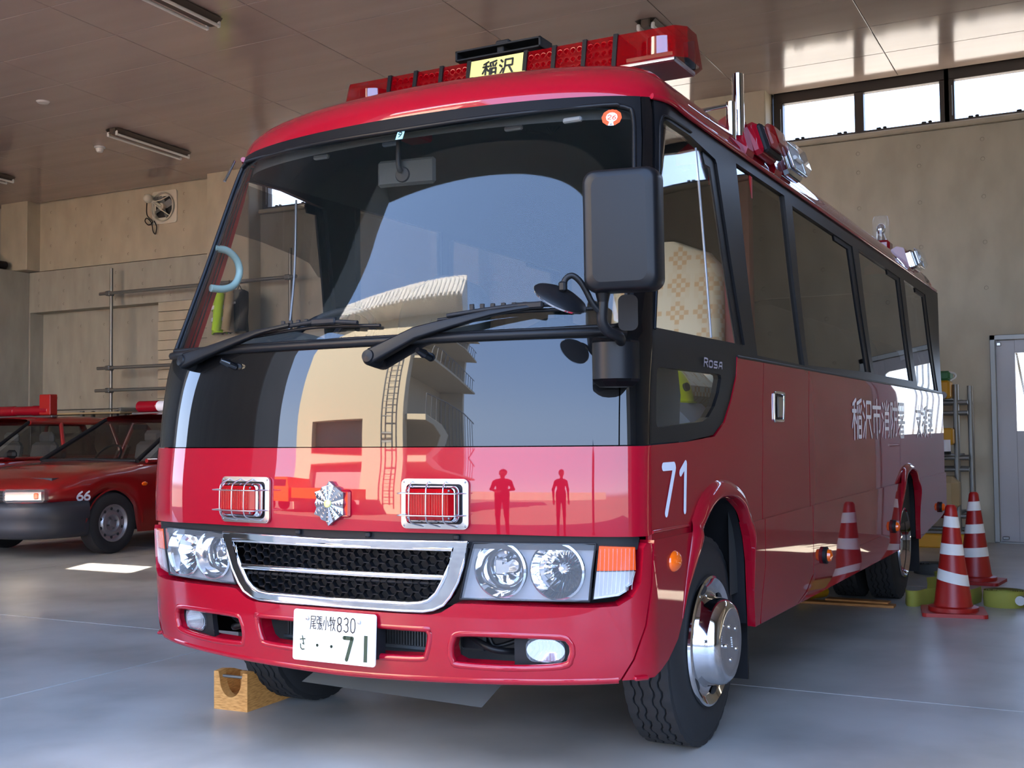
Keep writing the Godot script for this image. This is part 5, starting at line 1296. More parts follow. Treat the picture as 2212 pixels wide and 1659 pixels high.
# ---------------------------------------------------------------- people (only mirrored in the paint): one skin from joined tapered bones
func blob(bones: Array, cell: float, k := 0.035) -> MB:
	var lo := Vector3(9, 9, 9); var hi := Vector3(-9, -9, -9)
	for q in bones:
		var r: float = maxf(q[2], q[3]) + 0.06
		for e in [q[0], q[1]]: lo = lo.min(e - Vector3.ONE * r); hi = hi.max(e + Vector3.ONE * r)
	var d := Vector3i(((hi - lo) / cell).ceil()) + Vector3i.ONE
	var f := PackedFloat32Array(); f.resize(d.x * d.y * d.z); f.fill(1.0)
	for q in bones:
		var A: Vector3 = q[0]; var Bq: Vector3 = q[1]; var ra: float = q[2]; var rb: float = q[3]; var m := maxf(ra, rb) + 0.06
		var a0 := Vector3i(((A.min(Bq) - Vector3.ONE * m - lo) / cell).floor()).clamp(Vector3i.ZERO, d - Vector3i.ONE); var a1 := Vector3i(((A.max(Bq) + Vector3.ONE * m - lo) / cell).ceil()).clamp(Vector3i.ZERO, d - Vector3i.ONE)
		var ab := Bq - A; var L := maxf(ab.length_squared(), 1e-9)
		for z in range(a0.z, a1.z + 1):
			for y in range(a0.y, a1.y + 1):
				for x in range(a0.x, a1.x + 1):
					var p := lo + Vector3(x, y, z) * cell; var t := clampf((p - A).dot(ab) / L, 0, 1)
					var v := (p - A - ab * t).length() - lerpf(ra, rb, t); var i := x + d.x * (y + d.y * z); var u := f[i]
					var h := maxf(k - absf(u - v), 0.0) / k
					f[i] = minf(u, v) - h * h * k * 0.25
	var mb := MB.new(); var id := {}
	for z in d.z - 1:
		for y in d.y - 1:
			for x in d.x - 1:
				var i := x + d.x * (y + d.y * z); var c := 0; var acc := Vector3(); var n := 0
				for e in 8:
					if f[i + (e & 1) + d.x * ((e >> 1 & 1) + d.y * (e >> 2))] < 0: c += 1
				if c == 0 or c == 8: continue
				for e in 8:
					for ax in 3:
						if e >> ax & 1: continue
						var o := e | (1 << ax)
						var fa := f[i + (e & 1) + d.x * ((e >> 1 & 1) + d.y * (e >> 2))]; var fb := f[i + (o & 1) + d.x * ((o >> 1 & 1) + d.y * (o >> 2))]
						if (fa < 0) == (fb < 0): continue
						acc += Vector3(e & 1, e >> 1 & 1, e >> 2).lerp(Vector3(o & 1, o >> 1 & 1, o >> 2), fa / (fa - fb)); n += 1
				var g := Vector3(f[i + 1] - f[i], f[i + d.x] - f[i], f[i + d.x * d.y] - f[i])
				id[i] = mb.vert(lo + (Vector3(x, y, z) + acc / n) * cell, g.normalized())
	var st := [1, d.x, d.x * d.y]
	for i in id.keys():
		for ax in 3:
			var u: int = st[(ax + 1) % 3]; var w: int = st[(ax + 2) % 3]
			if (f[i] < 0) == (f[i + st[ax]] < 0): continue
			if id.has(i - u) and id.has(i - w) and id.has(i - u - w):
				mb.face(id[i], id[i - u], id[i - u - w]); mb.face(id[i], id[i - u - w], id[i - w])
	return mb

func person(called: String, label: String, at: Vector3, turn: float, together: float) -> void:
	var P := thing(called, label, "person", at); P.rotation.y = PI + turn
	var bones := [[V(0, 0.98, 0), V(0, 1.22, 0.0), 0.135, 0.14], [V(-0.05, 1.0, 0), V(0.05, 1.0, 0), 0.13, 0.13], [V(-0.12, 1.36, 0), V(0.12, 1.36, 0), 0.11, 0.11], [V(0, 1.22, 0), V(0, 1.36, 0), 0.14, 0.13]]
	var hands := []
	for s in [-1, 1]:
		bones.append([V(s * 0.09, 0.92, 0), V(s * 0.11, 0.50, 0.01), 0.098, 0.062]); bones.append([V(s * 0.11, 0.50, 0.01), V(s * 0.12, 0.10, -0.02), 0.060, 0.042])
		bones.append([V(s * 0.12, 0.045, -0.03), V(s * 0.13, 0.035, 0.14), 0.045, 0.035])
		var el := V(s * 0.27, 1.10, -0.02); var wr := V(s * 0.27, 0.86, 0.04).lerp(V(s * 0.06, 1.02, 0.24), together)
		bones.append([V(s * 0.19, 1.37, 0), el, 0.062, 0.048]); bones.append([el, wr, 0.048, 0.034]); hands.append([wr, (wr - el).normalized(), s])
	put("body", blob(bones, 0.024), M.cloth_dark, P)
	var hd := [[V(0, 1.44, 0.0), V(0, 1.54, 0.01), 0.052, 0.052], [V(0, 1.62, 0.0), V(0, 1.64, 0.0), 0.088, 0.088], [V(0, 1.555, 0.035), V(0, 1.60, 0.02), 0.052, 0.07], [V(0, 1.60, 0.09), V(0, 1.575, 0.10), 0.010, 0.014], [V(-0.088, 1.60, 0), V(-0.088, 1.62, -0.005), 0.012, 0.014], [V(0.088, 1.60, 0), V(0.088, 1.62, -0.005), 0.012, 0.014]]
	put("head", blob(hd, 0.012, 0.02), M.skin, P)
	var hb := MB.new(); hb.ball(V(0, 1.652, -0.014), V(0.097, 0.083, 0.100), 18, 12); put("hair", hb, M.hair, P)
	for h in hands:
		var d: Vector3 = h[1]; var w: Vector3 = h[0]; var side := d.cross(Vector3.BACK).normalized(); var hbones := [[w, w + d * 0.07, 0.028, 0.034]]
		for k in 4:
			var o := side * (0.024 - 0.016 * k); var L: float = [0.062, 0.07, 0.066, 0.052][k]
			hbones.append([w + d * 0.07 + o, w + d * (0.07 + L * 0.6) + o, 0.010, 0.009]); hbones.append([w + d * (0.07 + L * 0.6) + o, w + d * (0.07 + L) + o + V(0, 0, 0.012), 0.009, 0.008])
		hbones.append([w + d * 0.03 + side * 0.02, w + d * 0.075 + side * 0.05, 0.012, 0.009])
		put("hand", blob(hbones, 0.006, 0.006), M.skin, P)

# ---------------------------------------------------------------- loose things in the garage
func cone(label: String, at: Vector3, turn: float, slant: Array) -> void:
	var C := thing("traffic_cone", label, "cone", at, "red traffic cones beside the bus"); C.rotation.y = turn
	var b := MB.new(); b.extrude(rounded(-0.185, 0.185, -0.185, 0.185, 0.03), 0.022, Transform3D(Basis(Vector3.RIGHT, -PI / 2), Vector3.ZERO)); put("foot", b, M.cone_red, C)
	b = MB.new(); b.lathe(PackedVector2Array([Vector2(0.145, 0.022), Vector2(0.145, 0.045), Vector2(0.115, 0.052), Vector2(0.108, 0.075), Vector2(0.036, 0.62), Vector2(0.033, 0.645), Vector2(0.022, 0.66), Vector2(0.0, 0.662)]), Transform3D(), 36); put("body", b, M.cone_red, C)
	for k in 3:
		var y: float = [0.19, 0.36, 0.525][k]; var h := 0.066; b = MB.new(); var rows := []
		for i in 2:
			var row := PackedVector3Array()
			for j in 37:
				var t := TAU * j / 36; var yy: float = y + i * h + slant[k] * cos(t); var r := lerpf(0.108, 0.036, (yy - 0.075) / 0.545) + 0.0015
				row.append(V(cos(t) * r, yy, sin(t) * r))
			rows.append(row)
		b.grid(rows, false, true); put("band", b, M.tape_white, C)

func hose_roll(label: String, at: Vector3, r: float, h: float, m: Material) -> void:
	var H := thing("hose_roll", label, "fire hose", at, "rolled fire hoses on the floor")
	var b := MB.new(); var turns := 7; var n := 30
	var path := PackedVector3Array(); var rows := [PackedVector3Array(), PackedVector3Array(), PackedVector3Array(), PackedVector3Array(), PackedVector3Array()]
	for i in turns * n:
		var t := TAU * i / n; var rr := 0.035 + (r - 0.035) * i / (turns * n); var d := V(cos(t), 0, sin(t))
		rows[0].append(d * (rr - 0.006) + V(0, 0.004, 0)); rows[1].append(d * rr + V(0, 0.0, 0)); rows[2].append(d * (rr + 0.004) + V(0, h * 0.5, 0)); rows[3].append(d * rr + V(0, h, 0)); rows[4].append(d * (rr - 0.006) + V(0, h - 0.004, 0))
	b.grid(rows); put("coil", b, m, H)
	b = MB.new(); b.cyl(V(r - 0.03, h * 0.5, 0.0), V(r - 0.03, h * 0.5, 0.10), 0.028, 0.03, 16); put("coupling", b, M.dull_steel, H)

func ribbon_hose(called: String, label: String, pts: Array, h: float, m: Material) -> void:   # flat hose standing on edge along a path
	var o := MB.new(); var p := smooth_path(pts, 8); var rows := [PackedVector3Array(), PackedVector3Array(), PackedVector3Array()]
	for q in p: rows[0].append(q); rows[1].append(q + V(0.006, h * 0.5, 0.004)); rows[2].append(q + V(0, h, 0))
	o.grid(rows); var back := MB.new()
	var t := tag(put(called, o, m), label, "fire hose", "unrolled hose on the floor")

func furniture() -> void:
	cone("nearer red traffic cone with three white bands, beside the rear wheel", V(1.322, 0, -4.40), 0.18, [-0.02, -0.004, -0.004])
	cone("farther red traffic cone with three dirty white bands, behind the first", V(1.275, 0, -6.0), -0.1, [0.006, 0.004, 0.003])
	hose_roll("yellow rolled fire hose on edge beside the nearer cone", V(1.57, 0.0, -4.85), 0.13, 0.10, M.hose_yellow)
	hose_roll("dark grey rolled hose lying behind the cones", V(0.93, 0, -6.45), 0.17, 0.075, M.hose_grey)
	ribbon_hose("loose_hose", "olive yellow hose looping from the rear wheel to the cone", [V(0.98, 0, -4.76), V(1.02, 0, -4.60), V(1.08, 0, -4.60), V(1.12, 0, -4.72), V(1.20, 0, -4.80), V(1.30, 0, -4.72), V(1.38, 0, -4.80), V(1.42, 0, -4.98)], 0.10, M.hose_yellow)
	ribbon_hose("loose_hose", "yellow hose end lying behind the rear wheel", [V(1.02, 0, -5.4), V(1.12, 0, -5.6), V(1.02, 0, -5.75), V(1.05, 0, -5.9)], 0.09, M.hose_yellow)
	var b := MB.new(); b.tube(smooth_path([V(0.46, 0.045, -4.75), V(0.40, 0.045, -4.60), V(0.38, 0.05, -4.50)], 4), 0.04, 12); tag(put("hose_end", b, M.yellow_paint), "short yellow hose end under the bus by the rear tyre", "fire hose")
	for s in [[0.66, 0.008, -4.50, 0.60, 0.016, 0.10, 0.03, "long bottom plank of the thin boards under the rear tyre"], [0.72, 0.023, -4.56, 0.40, 0.012, 0.09, -0.05, "short upper plank of the thin boards under the rear tyre"]]:
		b = MB.new(); b.box(Vector3.ZERO, V(s[3], s[4], s[5]), Basis(), 0.002); var o := put("plank", b, M.plank_wood); o.position = V(s[0], s[1], s[2]); o.rotation.y = s[6]
		tag(o, s[7], "plank", "boards under the rear wheel")
	# wooden wheel chock at the far front tyre
	var K := thing("wheel_chock", "pale wooden wheel chock with a round scoop and steel bar", "chock", V(-0.985, 0, -0.655)); K.rotation.y = 0.0
	var prof := P2([0.11, 0.0, 0.11, 0.155, 0.06, 0.158, 0.01, 0.15, -0.09, 0.115, -0.19, 0.055, -0.23, 0.0])   # local: x along +z of the world
	var rot := Basis(Vector3.UP, -PI / 2)
	for s in [[-0.085, -0.062], [0.062, 0.085]]:
		b = MB.new(); b.extrude(prof, 0.023, Transform3D(Basis(V(0, 0, 1), V(0, 1, 0), V(-1, 0, 0)), V(s[1], 0, 0))); put("side_cheek", b, M.chock_wood, K)
	# middle block: scooped top seen from the front
	var sc := PackedVector2Array([Vector2(-0.062, 0.0), Vector2(0.062, 0.0), Vector2(0.062, 0.155)])
	for k in 13: sc.append(Vector2(0, 0.125) + Vector2(cos(PI * k / 12) * 0.055, -sin(PI * k / 12) * 0.072 + 0.0))
	sc.append(Vector2(-0.062, 0.155))
	b = MB.new(); b.extrude(sc, 0.045, Transform3D(Basis(), V(0, 0, 0.065))); put("front_block", b, M.chock_wood, K)
	b = MB.new(); b.bx(-0.062, 0.062, 0, 0.05, -0.20, 0.065); put("base_block", b, M.chock_wood, K)
	b = MB.new(); b.bx(-0.062, 0.062, 0.0, 0.13, -0.05, -0.03); put("rear_block", b, M.chock_wood, K)
	b = MB.new(); b.cyl(V(-0.066, 0.132, 0.085), V(0.066, 0.132, 0.085), 0.006, 0.006, 10); put("carry_bar", b, M.galvanised, K)
	K.rotation.y = 0.05
	wall_things()

func wall_things() -> void:
	# ventilation fan
	var F := thing("wall_fan", "white round ventilation fan with dangling cable high on the wall", "fan", V(-9.97, 4.46, -9.25))
	var b := MB.new(); var sq := rounded(-0.24, 0.24, -0.24, 0.24, 0.04); var n := sq.size(); var ring := PackedVector2Array()
	for k in n: ring.append(sq[k].normalized() * 0.20)
	for k in n:
		var k2 := (k + 1) % n
		b.quad(V(sq[k].x, sq[k].y, 0.02), V(sq[k2].x, sq[k2].y, 0.02), V(ring[k2].x, ring[k2].y, 0.03), V(ring[k].x, ring[k].y, 0.03)); b.quad(V(sq[k].x, sq[k].y, 0.0), V(sq[k2].x, sq[k2].y, 0.0), V(sq[k2].x, sq[k2].y, 0.02), V(sq[k].x, sq[k].y, 0.02))
	put("plate", b, M.cream_plastic, F)
	b = MB.new(); b.lathe(PackedVector2Array([Vector2(0.20, 0.03), Vector2(0.215, 0.06), Vector2(0.205, 0.075), Vector2(0.195, 0.06), Vector2(0.19, 0.0)]), Transform3D(Basis(Vector3.RIGHT, PI / 2), Vector3.ZERO), 36); put("shroud", b, M.cream_plastic, F)
	b = MB.new(); b.lathe(PackedVector2Array([Vector2(0.19, 0.004), Vector2(0, 0.004)]), Transform3D(Basis(Vector3.RIGHT, PI / 2), Vector3.ZERO), 30); put("duct", b, M.black_metal_and_hole_shade, F)
	for k in 4:
		b = MB.new(); b.box(V(cos(TAU * k / 4 + 0.4) * 0.10, sin(TAU * k / 4 + 0.4) * 0.10, 0.04), V(0.15, 0.09, 0.004), Basis(Vector3.BACK, TAU * k / 4 + 0.4) * Basis(Vector3.RIGHT, 0.5)); put("blade", b, M.grey_plastic, F)
	b = MB.new(); b.cyl(V(0, 0, 0.03), V(0, 0, 0.09), 0.045, 0.05, 18); put("hub", b, M.cream_plastic, F)
	b = MB.new(); b.ball(V(-0.12, 0.10, 0.22), V(0.065, 0.065, 0.07), 16, 10); b.cyl(V(0, 0, 0.09), V(-0.10, 0.08, 0.18), 0.02, 0.03); put("motor", b, M.cream_plastic, F)
	b = MB.new()
	for k in 4: b.tube(PackedVector3Array([V(cos(TAU * k / 4 + 0.8) * 0.21, sin(TAU * k / 4 + 0.8) * 0.21, 0.06), V(cos(TAU * k / 4 + 0.8) * 0.1, sin(TAU * k / 4 + 0.8) * 0.1, 0.16), V(-0.06, 0.05, 0.19)]), 0.008, 6)
	put("stay", b, M.cream_plastic, F)
	b = MB.new(); b.tube(smooth_path([V(-0.16, 0.06, 0.20), V(-0.26, -0.10, 0.10), V(-0.20, -0.20, 0.05), V(-0.28, -0.24, 0.05), V(-0.34, -0.18, 0.06), V(-0.30, -0.14, 0.06), V(-0.22, -0.22, 0.05), V(-0.20, -0.34, 0.04), V(-0.15, -0.38, 0.04), V(-0.13, -0.28, 0.04), V(-0.18, -0.19, 0.04)], 6), 0.008, 6); put("cable", b, M.black_plastic, F)
	b = MB.new(); b.extrude(P2([-0.30, 0.20, -0.18, 0.17, -0.24, 0.10]), 0.01, Transform3D(Basis(), V(0, 0, 0.10))); put("pull_tag", b, M.black_plastic, F)
	# scaffold tube rack along the wall
	var pipes := [[V(-10.78, 1.0, -9.0), V(-10.78, 3.60, -9.0), "upright grey scaffold tube nearest the niche corner"], [V(-7.48, 1.0, -9.0), V(-7.48, 3.62, -9.0), "upright grey scaffold tube seen through the bus windscreen"], [V(-10.95, 3.225, -8.94), V(-7.33, 3.225, -8.94), "topmost level scaffold tube on the wall"], [V(-10.99, 2.135, -8.94), V(-7.33, 2.135, -8.94), "middle level scaffold tube on the wall"], [V(-11.03, 1.81, -8.94), V(-7.33, 1.81, -8.94), "lowest level scaffold tube on the wall"]]
	for q in pipes:
		var T := thing("scaffold_tube", q[2], "pipe", q[0], "scaffold tubes in front of the back wall")
		b = MB.new(); b.cyl(Vector3.ZERO, q[1] - q[0], 0.0243, 0.0243, 14); put("tube", b, M.galvanised, T)
		if absf(q[1].y - q[0].y) < 0.1:
			for x in [-10.78, -7.48]:
				b = MB.new(); b.box(V(x - q[0].x, 0, -0.03), V(0.09, 0.07, 0.11), Basis(), 0.012); b.cyl(V(x - q[0].x + 0.05, 0.0, -0.06), V(x - q[0].x + 0.05, 0.0, 0.02), 0.015, 0.015, 8); put("clamp", b, M.dull_steel, T)
	# jackets hanging from the top tube
	for s in [[-8.62, "lime high-visibility jacket hanging on the scaffold tube", "lime"], [-8.45, "tan turnout coat hanging between the other jackets", "tan"], [-8.27, "black turnout coat with pale lettering hanging on the scaffold tube", "dark"]]:
		var J := thing("jacket", s[1], "jacket", V(s[0], 3.2, -8.90), "jackets hanging on the scaffold tube"); J.rotation.y = -0.55 if s[2] == "dark" else -0.8
		var m: Material = {"lime": M.cloth_lime, "tan": M.cloth_tan, "dark": M.cloth_dark}[s[2]]
		b = MB.new(); var rows := []
		for i in 9:
			var t := i / 8.0; var row := PackedVector3Array(); var w := lerpf(0.09, 0.25, minf(1.0, t * 4.0)) + 0.02 * t
			for k in 20:
				var th := TAU * k / 20
				row.append(V(cos(th) * w, -0.10 - 0.58 * t, sin(th) * (0.07 + 0.03 * t) * (1.0 + 0.12 * sin(5 * th + t * 4))))
			rows.append(row)
		b.grid(rows, true); put("body", b, m, J)
		for sx in [-1, 1]:
			b = MB.new(); b.tube(smooth_path([V(sx * 0.21, -0.16, 0), V(sx * 0.28, -0.32, 0.02), V(sx * 0.30, -0.52, 0.04), V(sx * 0.29, -0.66, 0.06)], 4), 0.06, 10); put("sleeve", b, m, J)
		b = MB.new(); b.tube(smooth_path([V(-0.10, -0.11, 0), V(0, -0.04, 0), V(0.10, -0.11, 0)], 4), 0.008, 6); b.tube(smooth_path([V(0, -0.05, 0), V(0, 0.0, 0), V(0.02, 0.045, 0), V(0.05, 0.03, 0)], 4), 0.004, 6); put("hanger", b, M.black_plastic, J)
		if s[2] == "lime":
			for y in [-0.36, -0.52]:
				b = MB.new(); b.lathe(PackedVector2Array([Vector2(0.272, 0), Vector2(0.278, 0.05)]), Transform3D(Basis.from_scale(V(1, 1, 0.40)), V(0, y, 0)), 24); put("reflective_band", b, M.white_vinyl, J)
		if s[2] == "dark":
			b = MB.new(); b.bx(-0.11, 0.11, -0.30, -0.27, 0.085, 0.10); put("back_lettering", b, M.white_vinyl, J)
	# tube frame bench behind the cars
	var T := thing("tube_bench", "long galvanised frame bench standing behind the red cars", "bench", V(-11.3, 0, -9.04))
	for x in [-1.1, 0.0, 0.7]:
		for z in [-0.1, 0.1]:
			b = MB.new(); b.bx(x - 0.025, x + 0.025, 0, 1.52, z - 0.025, z + 0.025, 0.004); put("leg", b, M.galvanised, T)
	for z in [-0.1, 0.1]:
		b = MB.new(); b.bx(-1.15, 0.75, 1.54, 1.55, z - 0.03, z + 0.03, 0.004); put("rail", b, M.galvanised, T)
		b = MB.new(); b.bx(-1.1, 0.95, 1.15, 1.19, z - 0.02, z + 0.02, 0.004); put("rail", b, M.galvanised, T)
	for x in [-1.12, 0.97]:
		b = MB.new(); b.bx(x - 0.025, x + 0.025, 1.50, 1.55, -0.3, 0.3, 0.004); put("rail", b, M.galvanised, T)
	b = MB.new(); b.bx(-1.08, 0.94, 1.47, 1.495, -0.26, 0.26); put("shelf_board", b, M.cloth_tan, T)
	# shelf of tubes with equipment behind the bus tail
	var R := thing("tube_shelf", "galvanised tube shelf behind the tail of the bus", "shelf", V(0.0, 0, -8.6))
	for q in [[0.845, 0.0], [0.925, -0.45], [-0.6, 0.0], [-0.6, -0.45]]:
		b = MB.new(); b.cyl(V(q[0], 0, q[1]), V(q[0], 1.55, q[1]), 0.028, 0.028, 14); put("post", b, M.galvanised, R)
	for y in [0.14, 0.30, 0.74, 0.85, 1.28, 1.38]:
		for z in [0.0, -0.45]:
			b = MB.new(); b.cyl(V(-0.65, y, z), V(0.95, y, z), 0.021, 0.021, 12); put("rail", b, M.galvanised, R)
	for y in [0.31, 0.86, 1.39]:
		b = MB.new(); b.bx(-0.62, 0.86, y + 0.012, y + 0.025, -0.45, 0.02); put("deck", b, M.galvanised, R)
	b = MB.new(); b.bx(-0.6, 0.95, 0.0, 0.13, -0.5, 0.10, 0.01); put("base_sheet", b, M.yellow_paint, R)
	var e := thing("power_tool", "yellow power tool with green top on the upper tier of the tube shelf", "power tool", V(0.735, 1.415, -8.55))
	b = MB.new(); b.bx(-0.11, 0.08, 0, 0.17, -0.12, 0.12, 0.02); put("body", b, M.yellow_paint, e)
	b = MB.new(); b.bx(-0.12, 0.085, 0.17, 0.26, -0.12, 0.12, 0.02); put("cover", b, M.green_paint, e)
	b = MB.new(); b.tube(smooth_path([V(0.07, 0.25, 0.06), V(0.12, 0.235, 0.06), V(0.125, 0.20, 0.06), V(0.08, 0.17, 0.06)], 5), 0.010, 8); put("handle", b, M.white_enamel, e)
	b = MB.new(); b.cyl(V(0.02, 0.03, 0.121), V(0.02, 0.03, 0.14), 0.035, 0.035, 16); put("cap", b, M.steel, e)
	e = thing("paint_can", "yellow can with pale label on the middle tier of the tube shelf", "can", V(0.76, 0.885, -8.52))
	b = MB.new(); b.bx(-0.10, 0.07, 0.09, 0.25, -0.12, 0.08, 0.015); put("body", b, M.yellow_paint, e)
	b = MB.new(); b.cyl(V(0.0, 0.01, 0.09), V(0.0, 0.14, 0.09), 0.05, 0.05, 18); put("label", b, M.white_vinyl, e)
	b = MB.new(); b.cyl(V(0.0, 0.0, 0.09), V(0.0, 0.03, 0.09), 0.053, 0.053, 18); put("foot", b, M.black_plastic, e)
	e = thing("folded_bag", "yellow folded bag under the middle tier of the tube shelf", "bag", V(0.70, 0.345, -8.55))
	b = MB.new(); b.box(V(0.02, 0.17, 0), V(0.30, 0.33, 0.3), Basis(), 0.06); put("body", b, M.cloth_tan, e)

# ---------------------------------------------------------------- red service cars
func car_wheel(C: Node3D, at: Vector3, sg: float) -> void:
	var W := part("wheel", C); W.position = at
	var xf := Transform3D(Basis(V(0, 0, 1), V(sg, 0, 0), V(0, sg, 0)), Vector3.ZERO); var b := MB.new()
	b.lathe(PackedVector2Array([Vector2(0.17, -0.02), Vector2(0.20, 0.0), Vector2(0.25, 0.002), Vector2(0.285, -0.012), Vector2(0.295, -0.03), Vector2(0.295, -0.15), Vector2(0.28, -0.17), Vector2(0.17, -0.17)]), xf, 40); put("tyre", b, M.rubber, W)
	b = MB.new(); b.lathe(PackedVector2Array([Vector2(0.178, -0.03), Vector2(0.182, -0.004), Vector2(0.172, -0.004), Vector2(0.158, -0.03), Vector2(0.13, -0.038), Vector2(0.115, -0.022), Vector2(0.085, -0.018), Vector2(0.07, -0.04), Vector2(0.035, -0.04), Vector2(0.03, -0.02), Vector2(0, -0.018)]), xf, 40); put("rim", b, M.wheel_silver, W)
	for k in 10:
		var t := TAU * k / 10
		b = MB.new(); b.ball(V(-sg * 0.034, cos(t) * 0.138, sin(t) * 0.138), V(0.008, 0.015, 0.015), 10, 6); put("vent_hole_shade", b, M.black_metal_and_hole_shade, W)  # small solid bump coloured dark to paint in the shade of a hole
	for k in 4:
		var t := TAU * k / 4 + 0.4
		b = MB.new(); b.cyl(V(-sg * 0.04, cos(t) * 0.052, sin(t) * 0.052), V(-sg * 0.02, cos(t) * 0.052, sin(t) * 0.052), 0.01, 0.008, 6); put("wheel_nut", b, M.dull_steel, W)

# local frame: z = 0 at the nose, running to negative z; x across; wagon body lofted from cross sections
func car_profile(z: float) -> Array:   # [bottom, shoulder height, half width, top height]
	var t := [[0.0, 0.50, 0.62, 0.60, 0.655], [-0.06, 0.50, 0.645, 0.70, 0.69], [-0.25, 0.50, 0.70, 0.79, 0.755], [-0.50, 0.48, 0.755, 0.82, 0.82], [-0.8, 0.2, 0.79, 0.825, 0.86], [-1.35, 0.18, 0.83, 0.83, 0.895], [-1.8, 0.18, 0.845, 0.83, 0.90], [-3.0, 0.18, 0.86, 0.83, 0.90], [-4.1, 0.2, 0.86, 0.80, 0.90], [-4.35, 0.24, 0.82, 0.74, 0.86]]
	for i in t.size() - 1:
		if z >= t[i + 1][0]:
			var u: float = (z - t[i][0]) / (t[i + 1][0] - t[i][0]); u = u * u * (3 - 2 * u) * 0.4 + u * 0.6
			return [lerpf(t[i][1], t[i + 1][1], u), lerpf(t[i][2], t[i + 1][2], u), lerpf(t[i][3], t[i + 1][3], u), lerpf(t[i][4], t[i + 1][4], u)]
	var e: Array = t[t.size() - 1]
	return [e[1], e[2], e[3], e[4]]

